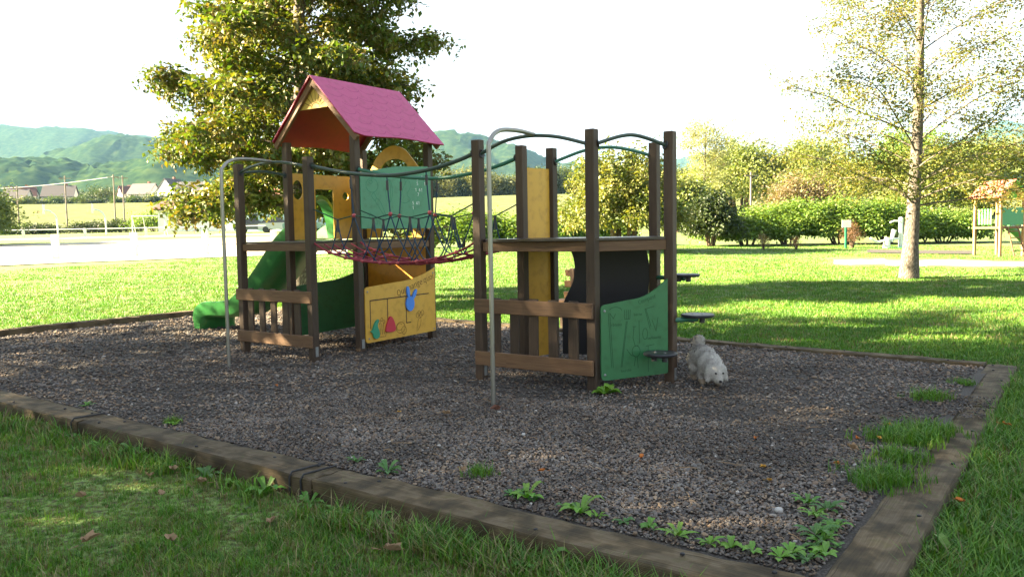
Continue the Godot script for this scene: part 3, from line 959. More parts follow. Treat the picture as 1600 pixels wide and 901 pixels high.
func open_tower() -> void:
	var b := Vector2(-3.95, 6.7)
	var t := thing("play_tower", "open hexagonal wooden play tower with dark deck and black climbing wall", "play tower", at_uv(b.x, b.y), TURN)
	rng.seed = 42
	var pg := Vector2(-4.75, 6.06)
	var ph := Vector2(-3.54, 6.11)
	var pi := Vector2(-3.1, 6.74)
	var pl := Vector2(-3.62, 7.5)
	var pk := Vector2(-4.66, 7.2)
	var pj := Vector2(-4.74, 6.76)
	for k in 6:
		var p: Vector2 = [pg, ph, pi, pl, pk, pj][k]
		post(t, p.x, p.y, 2.27, b, k + 9)
	# deck: one board cut to the posts
	var poly := []
	for p: Vector2 in [pg + Vector2(0.05, -0.0), Vector2(-4.5, 6.0), Vector2(-4.1, 5.98), ph + Vector2(-0.05, -0.06), ph + Vector2(0.05, 0.0), pi + Vector2(-0.02, -0.06), pi + Vector2(-0.05, 0.02), pl + Vector2(0.02, -0.05), pl + Vector2(-0.05, 0.0), pk + Vector2(0.05, 0.02), pk + Vector2(0, -0.05), pj + Vector2(0.0, 0.05), pj + Vector2(0.05, 0), pg + Vector2(0.0, 0.05)]:
		poly.append(Vector2(p.x - b.x, p.y - b.y))
	var q := Mb.new()
	q.panel(pack(poly), 0.022)
	part("deck", q.mesh(), m.deck, t, Transform3D(Basis(Vector3(1, 0, 0), Vector3(0, 0, -1), Vector3(0, 1, 0)), Vector3(0, 1.324, 0)))
	for e in [[pg, ph], [ph, pi], [pi, pl], [pl, pk], [pk, pj], [pj, pg]]:
		var a := lo(e[0].x, e[0].y, 1.262, b)
		var c := lo(e[1].x, e[1].y, 1.262, b)
		var w := Mb.new()
		w.box(Vector3(a.distance_to(c) - 0.1, 0.09, 0.035), Vector3.ZERO, Basis(), 0.004, Vector2(a.x, a.z))
		part("beam", w.mesh(), m.board1, t, frame((a + c) / 2.0, c - a))
	fence(t, -4.795, -3.495, 6.085, b)
	arch_bar(t, [lo(-4.705, 6.06, 2.14, b), lo(-4.45, 6.04, 2.225, b), lo(-4.15, 6.03, 2.255, b), lo(-3.85, 6.04, 2.225, b), lo(-3.585, 6.1, 2.15, b)], m.bar)
	var mid := (ph + pi) / 2.0
	arch_bar(t, [lo(ph.x + 0.03, ph.y + 0.04, 2.15, b), lo(mid.x, mid.y, 2.23, b), lo(pi.x - 0.03, pi.y - 0.04, 2.15, b)], m.bar)
	mid = (pk + pl) / 2.0
	arch_bar(t, [lo(pk.x + 0.045, pk.y + 0.013, 2.13, b), lo(lerpf(pk.x, mid.x, 0.6), lerpf(pk.y, mid.y, 0.6), 2.22, b), lo(mid.x, mid.y, 2.25, b), lo(lerpf(pl.x, mid.x, 0.6), lerpf(pl.y, mid.y, 0.6), 2.23, b), lo(pl.x - 0.045, pl.y - 0.013, 2.15, b)], m.bar_green)
	q = Mb.new()
	q.tube(curve([lo(-3.94, 5.17, -0.2, b), lo(-3.94, 5.17, 1.0, b), lo(-3.94, 5.17, 1.98, b), lo(-3.955, 5.21, 2.13, b), lo(-3.99, 5.38, 2.23, b), lo(-4.04, 5.7, 2.265, b), lo(-4.08, 6.02, 2.262, b)], 8), 0.019, 12)
	part("climbing_pole", q.mesh(), m.steel, t)
	# green tool panel with sweeping top
	var f := frame(lo(ph.x + 0.045, ph.y + 0.01, 0, b) + Vector3(0.006, 0, 0.0), Vector3(pi.x - ph.x, 0, -(pi.y - ph.y)))
	f.origin += f.basis.z * 0.03 + f.basis.x * 0.0
	q = Mb.new()
	q.panel(low_panel_outline(0.66, 0.09, 0.755, 0.96), 0.016)
	var gp := part("tool_panel", q.mesh(), m.green, t, f)
	gp.set_meta("label", "green panel drawn with garden tools")
	bolts(gp, f, [Vector2(0.035, 0.7), Vector2(0.035, 0.14)])
	var draw := [[Vector2(0.07, 0.68), Vector2(0.1, 0.2)], [Vector2(0.085, 0.68), Vector2(0.115, 0.2)], [Vector2(0.085, 0.68), Vector2(0.12, 0.63), Vector2(0.14, 0.67)], arc(0.14, 0.7, 0.06, 0.03, 0, 160, 8),
		[Vector2(0.19, 0.2), Vector2(0.245, 0.6)], [Vector2(0.2, 0.2), Vector2(0.255, 0.6)], [Vector2(0.23, 0.7), Vector2(0.23, 0.62), Vector2(0.28, 0.62), Vector2(0.285, 0.7)], [Vector2(0.25, 0.7), Vector2(0.25, 0.62)], [Vector2(0.267, 0.7), Vector2(0.267, 0.62)],
		[Vector2(0.31, 0.55), Vector2(0.34, 0.55)], [Vector2(0.32, 0.55), Vector2(0.31, 0.45), Vector2(0.33, 0.38), Vector2(0.36, 0.38)], [Vector2(0.37, 0.6), Vector2(0.375, 0.4)],
		[Vector2(0.43, 0.7), Vector2(0.48, 0.52)], [Vector2(0.44, 0.7), Vector2(0.49, 0.54)], [Vector2(0.43, 0.7), Vector2(0.52, 0.72)], arc(0.43, 0.48, 0.025, 0.05, 0, 360, 10), [Vector2(0.5, 0.6), Vector2(0.54, 0.5), Vector2(0.56, 0.62)],
		curve([Vector2(0.25, 0.35), Vector2(0.29, 0.3), Vector2(0.33, 0.28), Vector2(0.32, 0.2)], 4), arc(0.34, 0.33, 0.04, 0.05, 0, 360, 12), [Vector2(0.35, 0.28), Vector2(0.36, 0.18)],
		[Vector2(0.44, 0.37), Vector2(0.52, 0.38)], [Vector2(0.46, 0.37), Vector2(0.46, 0.14)]]
	strokes("drawing_line", gp, draw, 0.005, 0.0088, m.engrave_green)
	lettering(gp, "Compost", 0.045, Vector3(0.45, 0.785, 0.0085), 0.3, m.engrave_green)
	lettering(gp, "râteau", 0.035, Vector3(0.15, 0.575, 0.0085), 0.03, m.engrave_green)
	lettering(gp, "bêche", 0.03, Vector3(0.36, 0.655, 0.0085), 0.03, m.engrave_green)
	lettering(gp, "fourche", 0.03, Vector3(0.24, 0.165, 0.0085), 0.05, m.engrave_green)
	lettering(gp, "serfouette", 0.03, Vector3(0.52, 0.44, 0.0085), 0.05, m.engrave_green)
	# black climbing wall with a round cut-out on one side
	f = frame(lo(pk.x, pk.y, 0, b), Vector3(pl.x - pk.x, 0, -(pl.y - pk.y)))
	q = Mb.new()
	var bp := [Vector2(0.1, 0.1), Vector2(0.98, 0.1)]
	bp.append_array(curve([Vector2(0.99, 0.5), Vector2(1.01, 0.74), Vector2(1.03, 0.97), Vector2(1.0, 1.2)], 5))
	bp.append(Vector2(0.16, 1.21))
	bp.append_array(curve([Vector2(0.2, 1.2), Vector2(0.24, 1.06), Vector2(0.225, 0.88), Vector2(0.13, 0.68), Vector2(0.1, 0.6)], 5))
	q.panel(pack(bp), 0.02)
	part("climbing_wall", q.mesh(), m.black, t, f)
	f = frame(lo(pj.x, pj.y, 0, b), Vector3(pk.x - pj.x, 0, -(pk.y - pj.y)))
	q = Mb.new()
	q.panel(pack([Vector2(0.045, 0.1), Vector2(0.4, 0.1), Vector2(0.4, 2.05), Vector2(0.045, 2.05)]), 0.016)
	part("tall_panel", q.mesh(), m.yellow, t, f)
	# stepping discs on brackets round the corner post
	var ip := lo(pi.x, pi.y, 0, b)
	var inv := Basis(Vector3.UP, TURN).inverse()
	var origin := at_uv(b.x, b.y)
	for d in [Vector3(1.28, 0.335, -6.95), Vector3(1.68, 0.63, -7.28), Vector3(1.66, 0.97, -7.75)]:
		var p: Vector3 = inv * (d - Vector3(origin.x, 0, origin.z))
		q = Mb.new()
		q.lathe([Vector2(0, -0.028), Vector2(0.135, -0.028), Vector2(0.148, -0.02), Vector2(0.15, -0.008), Vector2(0.142, 0.0), Vector2(0, 0.0)], 28)
		var o := part("step_disc", q.mesh(), m.disc, t, Transform3D(Basis(), p))
		q = Mb.new()
		var to := (ip + Vector3(0, p.y, 0)) - p
		if d.y > 0.9:
			to = lo(pl.x, pl.y, p.y, b) - p
			if to.length() > (ip + Vector3(0, p.y, 0) - p).length():
				to = (ip + Vector3(0, p.y, 0)) - p
		q.tube([Vector3(0, -0.045, 0), to * 0.5 + Vector3(0, -0.05, 0), to + Vector3(0, -0.055, 0)], 0.022, 8)
		part("bracket", q.mesh(), m.bar_green, o)
		q = Mb.new()
		for s in [-0.05, 0.05]:
			q.tube([Vector3(s, -0.028, 0.02), Vector3(s, -0.075, 0.02)], 0.026, 8)
		part("clamp", q.mesh(), m.dark_metal, o)
		for s in [-0.04, 0.05]:
			q = Mb.new()
			q.tube([Vector3(s, -0.002, 0.02), Vector3(s, 0.005, 0.02)], 0.012, 8)
			part("bolt", q.mesh(), m.zinc, o)

func rope_bridge() -> void:
	var b := Vector2(-5.93, 6.4)
	var t := thing("rope_bridge", "rope net bridge with red floor ropes and dark curved handrails between the towers", "rope bridge", at_uv(b.x, b.y), TURN)
	var vs := [6.05, 6.75]
	for k in 2:
		var v: float = vs[k]
		arch_bar(t, [lo(-7.085, v, 2.17, b), lo(-6.74, v, 2.1, b), lo(-6.35, v, 2.04, b), lo(-5.85, v, 2.0, b), lo(-5.35, v, 2.03, b), lo(-5.0, v, 2.09, b), lo(-4.795, v, 2.145, b)], m.bar if k == 0 else m.bar_green, "handrail", 0.02)
		# knots along the waist rope and the floor rope
		var waist := []
		var floor_y := func(u: float) -> float:
			var a := (u + 5.94) / 1.15
			return 1.1 + 0.16 * a * a + 0.05 * pow(absf(a), 6.0)
		var rail_y := func(u: float) -> float:
			var a := (u + 5.85) / 1.15
			return 2.0 + 0.15 * a * a
		var ups := [-6.44, -5.9, -5.36]
		var lows := [-6.7, -6.15, -5.63, -5.08]
		waist.append(lo(-7.085, v, 1.69, b))
		for s in 4:
			waist.append(lo(lows[s], v, 1.565, b))
			if s < 3:
				waist.append(lo(ups[s], v, 1.605, b))
		waist.append(lo(-4.795, v, 1.68, b))
		var q := Mb.new()
		q.tube(waist, 0.0068, 6)
		part("waist_rope", q.mesh(), m.rope_green, t)
		for s in 3:
			for e in [0.03 if k else -0.03]:
				q = Mb.new()
				q.tube([lo(ups[s] + e * 1.2, v, rail_y.call(ups[s]) - 0.02, b), lo(ups[s] + e * 0.7, v, 1.8, b), lo(ups[s], v, 1.605, b)], 0.0068, 6)
				part("hanging_rope", q.mesh(), m.rope_blue, t)
				q = Mb.new()
				q.tube([lo(ups[s] + e * 1.2, v, rail_y.call(ups[s]) - 0.012, b), lo(ups[s] + e * 1.15, v, rail_y.call(ups[s]) - 0.05, b)], 0.006, 6)
				q.tube([lo(ups[s] + e * 1.15, v, rail_y.call(ups[s]) - 0.05, b), lo(ups[s] + e * 1.02, v, rail_y.call(ups[s]) - 0.15, b)], 0.014, 8)
				part("rope_clamp", q.mesh(), m.dark_metal, t)
			q = Mb.new()
			q.lathe([Vector2(0, -0.024), Vector2(0.018, -0.017), Vector2(0.025, 0), Vector2(0.018, 0.017), Vector2(0, 0.024)], 12)
			part("knot", q.mesh(), m.knot_red, t, Transform3D(Basis(), lo(ups[s], v, 1.605, b)))
			# down from the upper knot to the floor on both sides
			for e in [-1.0, 1.0]:
				q = Mb.new()
				var fu: float = ups[s] + e * 0.3
				q.tube(curve([lo(ups[s], v, 1.6, b), lo(ups[s] + e * 0.1, v, 1.38, b), lo(ups[s] + e * 0.21, v, 1.22, b), lo(fu, v + (0.03 if k == 0 else -0.03), floor_y.call(fu), b)], 4), 0.0068, 6)
				part("net_rope", q.mesh(), m.rope_blue, t)
		for s in 4:
			q = Mb.new()
			q.tube([lo(lows[s], v, 1.575, b), lo(lows[s] + 0.01, v, 1.43, b)], 0.014, 8)
			part("rope_clamp", q.mesh(), m.dark_metal, t)
			for e in [-1.0, 1.0]:
				q = Mb.new()
				var fu: float = lows[s] + e * 0.19
				if fu > -7.0 and fu < -4.85:
					q.tube(curve([lo(lows[s], v, 1.56, b), lo(lows[s] + e * 0.05, v, 1.36, b), lo(lows[s] + e * 0.13, v, 1.2, b), lo(fu, v, floor_y.call(fu), b)], 4), 0.0068, 6)
					part("net_rope", q.mesh(), m.rope_blue, t)
		# floor: lengthwise ropes
		for w in 3:
			var vv := lerpf(v, 6.4, w * 0.42)
			var pth := []
			for s in 21:
				var u := lerpf(-7.09, -4.79, s / 20.0)
				pth.append(lo(u, vv, floor_y.call(u) - 0.012 * w, b))
			q = Mb.new()
			q.tube(pth, 0.0115 if w == 0 else 0.009, 7)
			part("floor_rope", q.mesh(), m.rope_red, t)
			if w < 2:
				for s in 8:
					var u := -6.85 + s * 0.26
					q = Mb.new()
					q.lathe([Vector2(0, -0.022), Vector2(0.017, -0.015), Vector2(0.023, 0), Vector2(0.017, 0.015), Vector2(0, 0.022)], 10)
					part("knot", q.mesh(), m.knot_red, t, Transform3D(Basis(), lo(u, vv, floor_y.call(u) - 0.012 * w, b)))
	for s in 8:
		var u := -6.85 + s * 0.26
		var q := Mb.new()
		var a := (u + 5.94) / 1.15
		var y := 1.1 + 0.16 * a * a
		q.tube([lo(u, 6.05, y, b), lo(u, 6.4, y - 0.03, b), lo(u, 6.75, y, b)], 0.01, 7)
		part("cross_rope", q.mesh(), m.rope_red, t)

# ---------------------------------------------------------------- edging
func sleeper_mesh(ln: float, wd: float, hg: float, sd: int) -> ArrayMesh:
	var b := Mb.new()
	var f := FastNoiseLite.new()
	f.seed = sd
	f.frequency = 2.2
	f.fractal_octaves = 3
	var ring := []
	var cs := [[-1, -1], [-1, -0.3], [-1, 0.55], [-0.985, 0.86], [-0.93, 0.985], [-0.6, 1], [-0.2, 1], [0.2, 1], [0.6, 1], [0.93, 0.985], [0.985, 0.86], [1, 0.55], [1, -0.3], [1, -1]]
	var segs := int(ln / 0.08)
	for k in segs + 1:
		var x := lerpf(-ln / 2.0, ln / 2.0, float(k) / segs)
		var row := []
		var endr := minf(1.0, 0.93 + minf(x + ln / 2.0, ln / 2.0 - x) * 4.0)
		for q in cs:
			var p := Vector3(x, q[1] * hg / 2.0, q[0] * wd / 2.0)
			var d := Vector3(0, q[1], q[0])
			p += d * f.get_noise_3d(x * 1.0, p.y * 6.0, p.z * 6.0) * 0.011
			p += d * f.get_noise_3d(x * 6.0 + 30, p.y * 14.0, p.z * 14.0) * 0.004
			p.y = lerpf(p.y, p.y * endr, float(q[1] > 0))
			row.append(p)
		ring.append(row)
	for k in segs:
		for s in cs.size() - 1:
			var u0 := s * 0.06
			b.quad(ring[k][s], ring[k][s + 1], ring[k + 1][s + 1], ring[k + 1][s], Vector2(u0, ring[k][s].x), Vector2(u0 + 0.06, ring[k][s].x), Vector2(u0 + 0.06, ring[k + 1][s].x), Vector2(u0, ring[k + 1][s].x))
	for e in [0, segs]:
		for s in range(1, cs.size() - 1):
			if e == 0:
				b.tri(ring[e][0], ring[e][s + 1], ring[e][s], Vector2(0, 0), Vector2(0.02 * s, 0.1), Vector2(0.02 * s, 0.05))
			else:
				b.tri(ring[e][0], ring[e][s], ring[e][s + 1], Vector2(0, 0), Vector2(0.02 * s, 0.05), Vector2(0.02 * s, 0.1))
	return smooth(b, 38.0)

func sleeper(label: String, a: Vector3, c: Vector3, wd: float, hg: float, k: int, straps := []) -> void:
	var mid := (a + c) / 2.0
	var d := c - a
	var turn := atan2(-d.z, d.x)
	var t := thing("timber_sleeper", label, "timber sleeper", mid + Vector3(0, -hg, 0), turn, "timber sleepers edging the gravel")
	part("beam", sleeper_mesh(Vector2(d.x, d.z).length() - 0.012, wd, hg, 60 + k), m["sleeper%d" % (k % 3)], t, Transform3D(Basis(Vector3.BACK, atan2(d.y, Vector2(d.x, d.z).length())), Vector3(0, hg / 2.0, 0)))
	for s: float in straps:
		var q := Mb.new()
		q.tube([Vector3(s, hg * 0.15, wd / 2 + 0.008), Vector3(s, hg * 0.9, wd / 2 + 0.012), Vector3(s, hg + 0.011, wd / 2 - 0.01), Vector3(s + 0.01, hg + 0.011, 0), Vector3(s + 0.02, hg + 0.009, -wd / 2 + 0.01)], 0.0065, 7)
		part("strap", q.mesh(), m.strap, t)
	for s in [-0.42, -0.37, 0.05, 0.3, 0.44]:
		var q := Mb.new()
		q.lathe([Vector2(0.011, -0.004), Vector2(0.011, 0.003), Vector2(0.006, 0.006), Vector2(0, 0.006)], 8)
		part("nail", q.mesh(), m.strap, t, Transform3D(Basis(), Vector3(s * d.length(), hg + 0.004, wd * 0.3 * sin(s * 40.0))))

func edging() -> void:
	var labels := ["worn sleeper of the near edging, closest to the corner by the grass", "mossy near sleeper with two dark straps round its far joint", "near sleeper with one dark strap, beside the sunlit grass", "fourth sleeper of the near edging, leading out of view", "last sleeper of the near edging, beyond the slide"]
	var us := [-0.85, -3.6, -6.3, -9.0, -11.4, -13.75]
	for k in 5:
		sleeper(labels[k], at_uv(us[k + 1], 3.115, 0.012), at_uv(us[k], 3.115, 0.012 if k else 0.0), 0.25, 0.17, k, [[], [1.27, 1.17], [1.28], [], []][k])
	labels = ["broad muddy sleeper on the grass side, nearest the camera", "grey sleeper on the grass side, half covered with gravel", "grey sleeper at the far corner of the grass side"]
	var vs := [2.99, 5.22, 7.2, 9.45]
	for k in 3:
		sleeper(labels[k], at_uv(-0.72, vs[k], [0.0, -0.03, -0.02][k]), at_uv(-0.72, vs[k + 1], [0.0, -0.03, -0.02][k]), 0.26, 0.15, 5 + k)
	for k in 5:
		var u0 := lerpf(-0.86, -13.6, k / 5.0)
		var u1 := lerpf(-0.86, -13.6, (k + 1) / 5.0)
		sleeper(["far edging sleeper nearest the corner on the grass side", "far edging sleeper in front of the bench", "far edging sleeper behind the rope bridge", "far edging sleeper behind the roofed tower", "far edging sleeper under the big tree"][k], at_uv(u0, v_far(u0) + 0.1, 0.0), at_uv(u1, v_far(u1) + 0.1, 0.0), 0.18, 0.13, 8 + k)
	for k in 3:
		var a := lerpf(3.1, 9.9, k / 3.0)
		var c := lerpf(3.1, 9.9, (k + 1) / 3.0)
		sleeper(["sleeper of the sunlit edging beside the near lawn", "middle sleeper of the sunlit edging beyond the slide", "sleeper of the sunlit edging nearest the big tree"][k], at_uv(-13.75, a, 0.03), at_uv(-13.75, c, 0.03), 0.2, 0.17, 14 + k)

func gravel() -> void:
	var b := Mb.new()
	var nu := 160
	var nv := 84
	for j in nv + 1:
		for i in nu + 1:
			var u := lerpf(-13.66, -0.8, float(i) / nu)
			var v := lerpf(3.2, v_far(u) + 0.04, float(j) / nv)
			var p := at_uv(u, v)
			var e := 0.03
			p.y = bed_y(p.x, p.z) - 0.008
			var nn := Vector3(bed_y(p.x - e, p.z) - bed_y(p.x + e, p.z), 2 * e, bed_y(p.x, p.z - e) - bed_y(p.x, p.z + e)).normalized()
			b.vert(p, nn, Vector2(u, v))
	for j in nv:
		for i in nu:
			var k := j * (nu + 1) + i
			b.smooth_quad(k, k + 1, k + nu + 2, k + nu + 1)
	structure("gravel_bed", b.mesh(), m.gravel_bed)
	# loose stones
	rng.seed = 77
	var pal := [Color(0.062, 0.057, 0.055), Color(0.09, 0.08, 0.072), Color(0.125, 0.11, 0.094), Color(0.105, 0.075, 0.053), Color(0.155, 0.113, 0.075), Color(0.05, 0.043, 0.039), Color(0.08, 0.056, 0.04), Color(0.1, 0.086, 0.075)]
	var sets := [[], [], []]
	var cols := [[], [], []]
	var place := func(u: float, v: float, s: float) -> void:
		var p := at_uv(u, v)
		var sz := 0.9 * s * rng.randf_range(0.45, 1.0) * (1.6 if rng.randf() < 0.12 else 1.0)
		p.y = bed_y(p.x, p.z) + sz * rng.randf_range(-0.25, 0.35)
		var k := rng.randi() % 3
		var bs := Basis.from_euler(Vector3(rng.randf_range(-0.7, 0.7), rng.randf() * TAU, rng.randf_range(-0.7, 0.7)))
		bs = bs * Basis.from_scale(Vector3(sz * rng.randf_range(0.9, 1.9), sz * rng.randf_range(0.35, 0.8), sz))
		sets[k].append(Transform3D(bs, p))
		var c: Color = pal[rng.randi() % pal.size()]
		var g := rng.randf_range(0.85, 1.6) * (1.0 + 0.7 * nz.get_noise_2d(p.x * 34.0 + 300.0, p.z * 34.0))
		if rng.randf() < 0.005:
			c = Color(0.34, 0.32, 0.29)
			g = 1.0
		cols[k].append(Color(c.r * g, c.g * g, c.b * g))
	for k in 175000:
		var u := rng.randf_range(-13.5, -0.88)
		var v := rng.randf_range(3.26, 10.0)
		if not in_bed(u, v, -0.02):
			continue
		var p := at_uv(u, v)
		var d := Vector2(p.x, p.z).length()
		var keep := clampf(1.25 - d / 11.0, 0.22, 1.0)
		if rng.randf() > keep:
			continue
		place.call(u, v, 0.0095 if d < 6.0 else 0.0095 + (d - 6.0) * 0.0012)
	for k in 38000:   # closer to the viewer the bed shows every pebble
		var u := rng.randf_range(-5.5, -0.88)
		var v := rng.randf_range(3.26, 5.6)
		place.call(u, v, 0.0088)
	for k in 420:     # spilled on the sunken sleeper
		place.call(rng.randf_range(-0.95, -0.62), rng.randf_range(6.6, 7.5), 0.009)
	for k in 3:
		multi("gravel_stones", stone_mesh(k), m.stone, sets[k], cols[k], self)
	# the pale cobble lying near the corner
	var o := part("cobble", stone_mesh(5), m.stone_pale, self, Transform3D(Basis.from_scale(Vector3(0.023, 0.017, 0.02)), Vector3(1.29, 0.015, -3.88)))
	tag(o, "large pale cobble on the gravel near the corner", "stone")
	o = part("cobble", stone_mesh(6), m.stone_pale, self, Transform3D(Basis.from_scale(Vector3(0.016, 0.011, 0.014)), Vector3(0.06, 0.012, -5.46)))
	tag(o, "small white pebble alone in the middle of the gravel", "stone")

func stone_mesh(k: int) -> ArrayMesh:
	var sp := SphereMesh.new()
	sp.radius = 1.0
	sp.height = 2.0
	sp.radial_segments = 8
	sp.rings = 4
	var arr := sp.get_mesh_arrays()
	var vs: PackedVector3Array = arr[Mesh.ARRAY_VERTEX]
	var f := FastNoiseLite.new()
	f.seed = 5 + k
	f.frequency = 0.55
	for q in vs.size():
		vs[q] *= 1.0 + f.get_noise_3dv(vs[q]) * 0.75
	arr[Mesh.ARRAY_VERTEX] = vs
	arr[Mesh.ARRAY_COLOR] = null
	arr[Mesh.ARRAY_TANGENT] = null
	var am := ArrayMesh.new()
	am.add_surface_from_arrays(Mesh.PRIMITIVE_TRIANGLES, arr)
	return am

# ---------------------------------------------------------------- grass, weeds, fallen leaves
func tuft(blades: int, spread: float, hmin: float, hmax: float, wd: float, sd: int) -> ArrayMesh:
	var r := RandomNumberGenerator.new()
	r.seed = sd
	var b := Mb.new()
	for k in blades:
		var a := r.randf() * TAU
		var p := Vector3(cos(a), 0, sin(a)) * spread * sqrt(r.randf())
		var h := r.randf_range(hmin, hmax)
		var bend := r.randf_range(0.15, 0.95) * h
		var ba := r.randf() * TAU
		var o := Vector3(cos(ba), 0, sin(ba))
		var s := Vector3(-o.z, 0, o.x) * wd * r.randf_range(0.7, 1.3) * 0.5
		var p1 := p + Vector3.UP * h * 0.55 + o * bend * 0.28
		var p2 := p + Vector3.UP * h * (1.0 - 0.25 * bend / h) + o * bend
		var g := r.randf_range(0.75, 1.25)
		b.col = Color(g * r.randf_range(0.85, 1.25), g, g * r.randf_range(0.8, 1.1))
		b.quad(p - s, p + s, p1 + s * 0.8, p1 - s * 0.8)
		b.tri(p1 - s * 0.8, p1 + s * 0.8, p2)
	return b.mesh()

func grass() -> void:
	var pal := [Color(0.05, 0.17, 0.008), Color(0.085, 0.23, 0.011), Color(0.12, 0.27, 0.018), Color(0.17, 0.26, 0.03), Color(0.045, 0.14, 0.008)]
	var dry := [Color(0.22, 0.19, 0.08), Color(0.17, 0.18, 0.045), Color(0.13, 0.09, 0.05), Color(0.28, 0.24, 0.12)]
	# near lawn, middle lawn, far lawn
	var meshes := [tuft(11, 0.04, 0.015, 0.06, 0.0042, 1), tuft(9, 0.04, 0.04, 0.125, 0.005, 2), tuft(12, 0.11, 0.025, 0.065, 0.009, 3), tuft(30, 0.42, 0.025, 0.06, 0.014, 4)]
	var xs := [[], [], [], []]
	var cs := [[], [], [], []]
	rng.seed = 11
	for k in 200000:
		var d := 2.2 * pow(46.0 / 2.2, pow(rng.randf(), 1.0))
		var a := rng.randf_range(-0.78, 0.72)
		var x := sin(a) * d
		var z := -cos(a) * d
		var q := uv_of(x, z)
		if in_bed(q.x, q.y, 0.27):
			continue
		if d > 36.0 and x < -14.0:
			continue
		if d > 28.7 and d < 33.3 and a > 0.37:
			continue
		if d > 36.5 and d < 39.8 and a > 0.41 and a < 0.525:
			continue
		var patch := nz.get_noise_2d(x * 26.0, z * 26.0) + 0.5 * nz.get_noise_2d(x * 90.0, z * 90.0)
		var near_side := q.y < 3.0
		var bare := near_side and patch < -0.08 and rng.randf() < 0.85
		var kind := 0
		var sc := rng.randf_range(0.7, 1.3) * (0.55 if bare else 1.0)
		if d < 9.0:
			var edge := absf(q.y - 2.95) < 0.22 and near_side
			var lush := q.x > -0.9 or edge
			kind = 1 if (not bare and rng.randf() < (0.6 if lush else 0.1)) else 0
			if lush:
				sc *= 1.15
			elif near_side:
				sc *= 0.85
		elif d < 22.0:
			kind = 2
			if rng.randf() < 0.25:
				continue
		else:
			kind = 3
			if rng.randf() < 0.72:
				continue
		xs[kind].append(Transform3D(Basis.from_euler(Vector3(0, rng.randf() * TAU, 0)).scaled(Vector3(sc, sc * rng.randf_range(0.75, 1.2), sc)), Vector3(x, ground_y(x, z) - 0.004, z)))
		var c := pick(pal)
		if rng.randf() < (0.24 if near_side else 0.08) + patch * 0.15 + (0.3 if bare else 0.0):
			c = pick(dry)
		cs[kind].append(c)
	var names := ["lawn_grass", "long_grass", "lawn_grass", "lawn_grass"]
	for k in 4:
		var o := multi(names[k], meshes[k], m.grass, xs[k], cs[k], self)
		o.set_meta("label", ["short green grass blades of the near lawn", "longer grass along the timber edging", "sunlit grass beyond the gravel", "grass of the distant lawn"][k])
	# tufts growing through the gravel at the corner
	var spots := [[2.05, -4.4, 0.16], [2.3, -4.75, 0.16], [2.62, -5.2, 0.22], [2.8, -5.35, 0.2], [2.5, -5.15, 0.2], [3.35, -6.42, 0.14], [1.95, -4.25, 0.12], [-0.2, -4.62, 0.08], [3.95, -7.0, 0.1], [-2.6, -6.05, 0.06]]
	var where := ["grass tuft on the gravel against the broad muddy sleeper", "grass tuft between the muddy sleeper and the grey sleeper", "widest grass clump beside the half covered grey sleeper", "grass clump leaning on the half covered grey sleeper", "grass clump on the gravel side of the widest clump", "low grass tuft on the gravel below the far corner", "small grass tuft at the middle of the muddy sleeper", "tiny grass tuft beside the pale dry leaf", "small grass tuft at the far corner sleeper", "tiny grass tuft by the near sleeper with one strap"]
	for w in spots.size():
		var sp: Array = spots[w]
		var tx := []
		var tc := []
		var centre := Vector3(sp[0], 0, sp[1])
		for k in int(90 * sp[2] / 0.2):
			var p: Vector3 = Vector3(rng.randfn(), 0, rng.randfn()) * float(sp[2]) * 0.5
			var sc := rng.randf_range(0.8, 1.5)
			tx.append(Transform3D(Basis.from_euler(Vector3(0, rng.randf() * TAU, 0)).scaled(Vector3.ONE * sc * (0.75 if sp[2] > 0.1 else 0.5)), p))
			tc.append(pick(pal))
		var o := thing("grass_tuft", where[w], "grass tuft", centre, 0.0, "grass tufts in the gravel")
		multi("blade", meshes[1], m.grass, tx, tc, o)

func weed_mesh(leaves: int, ln: float, wd: float, sd: int) -> ArrayMesh:
	var r := RandomNumberGenerator.new()
	r.seed = sd
	var b := Mb.new()
	for k in leaves:
		var a := TAU * k / leaves + r.randf_range(-0.4, 0.4)
		var o := Vector3(cos(a), 0, sin(a))
		var s := Vector3(-o.z, 0, o.x)
		var l := ln * r.randf_range(0.6, 1.2)
		var lift := r.randf_range(0.25, 1.0)
		var g := r.randf_range(0.75, 1.2)
		b.col = Color(g * r.randf_range(0.85, 1.2), g, g)
		var prev := []
		for j in 6:
			var t := j / 5.0
			var c := o * l * (t * (0.65 + 0.2 * (1.0 - lift))) + Vector3.UP * l * (lift * 0.9 * t - lift * 0.55 * t * t * t)
			var w: float = wd * [0.12, 0.5, 0.85, 1.0, 0.75, 0.04][j] * r.randf_range(0.75, 1.15) * 0.5
			var row := [c + s * w + Vector3.UP * w * 0.35, c, c - s * w + Vector3.UP * w * 0.35]
			if j:
				b.quad(prev[0], prev[1], row[1], row[0])
				b.quad(prev[1], prev[2], row[2], row[1])
			prev = row
	return b.mesh()

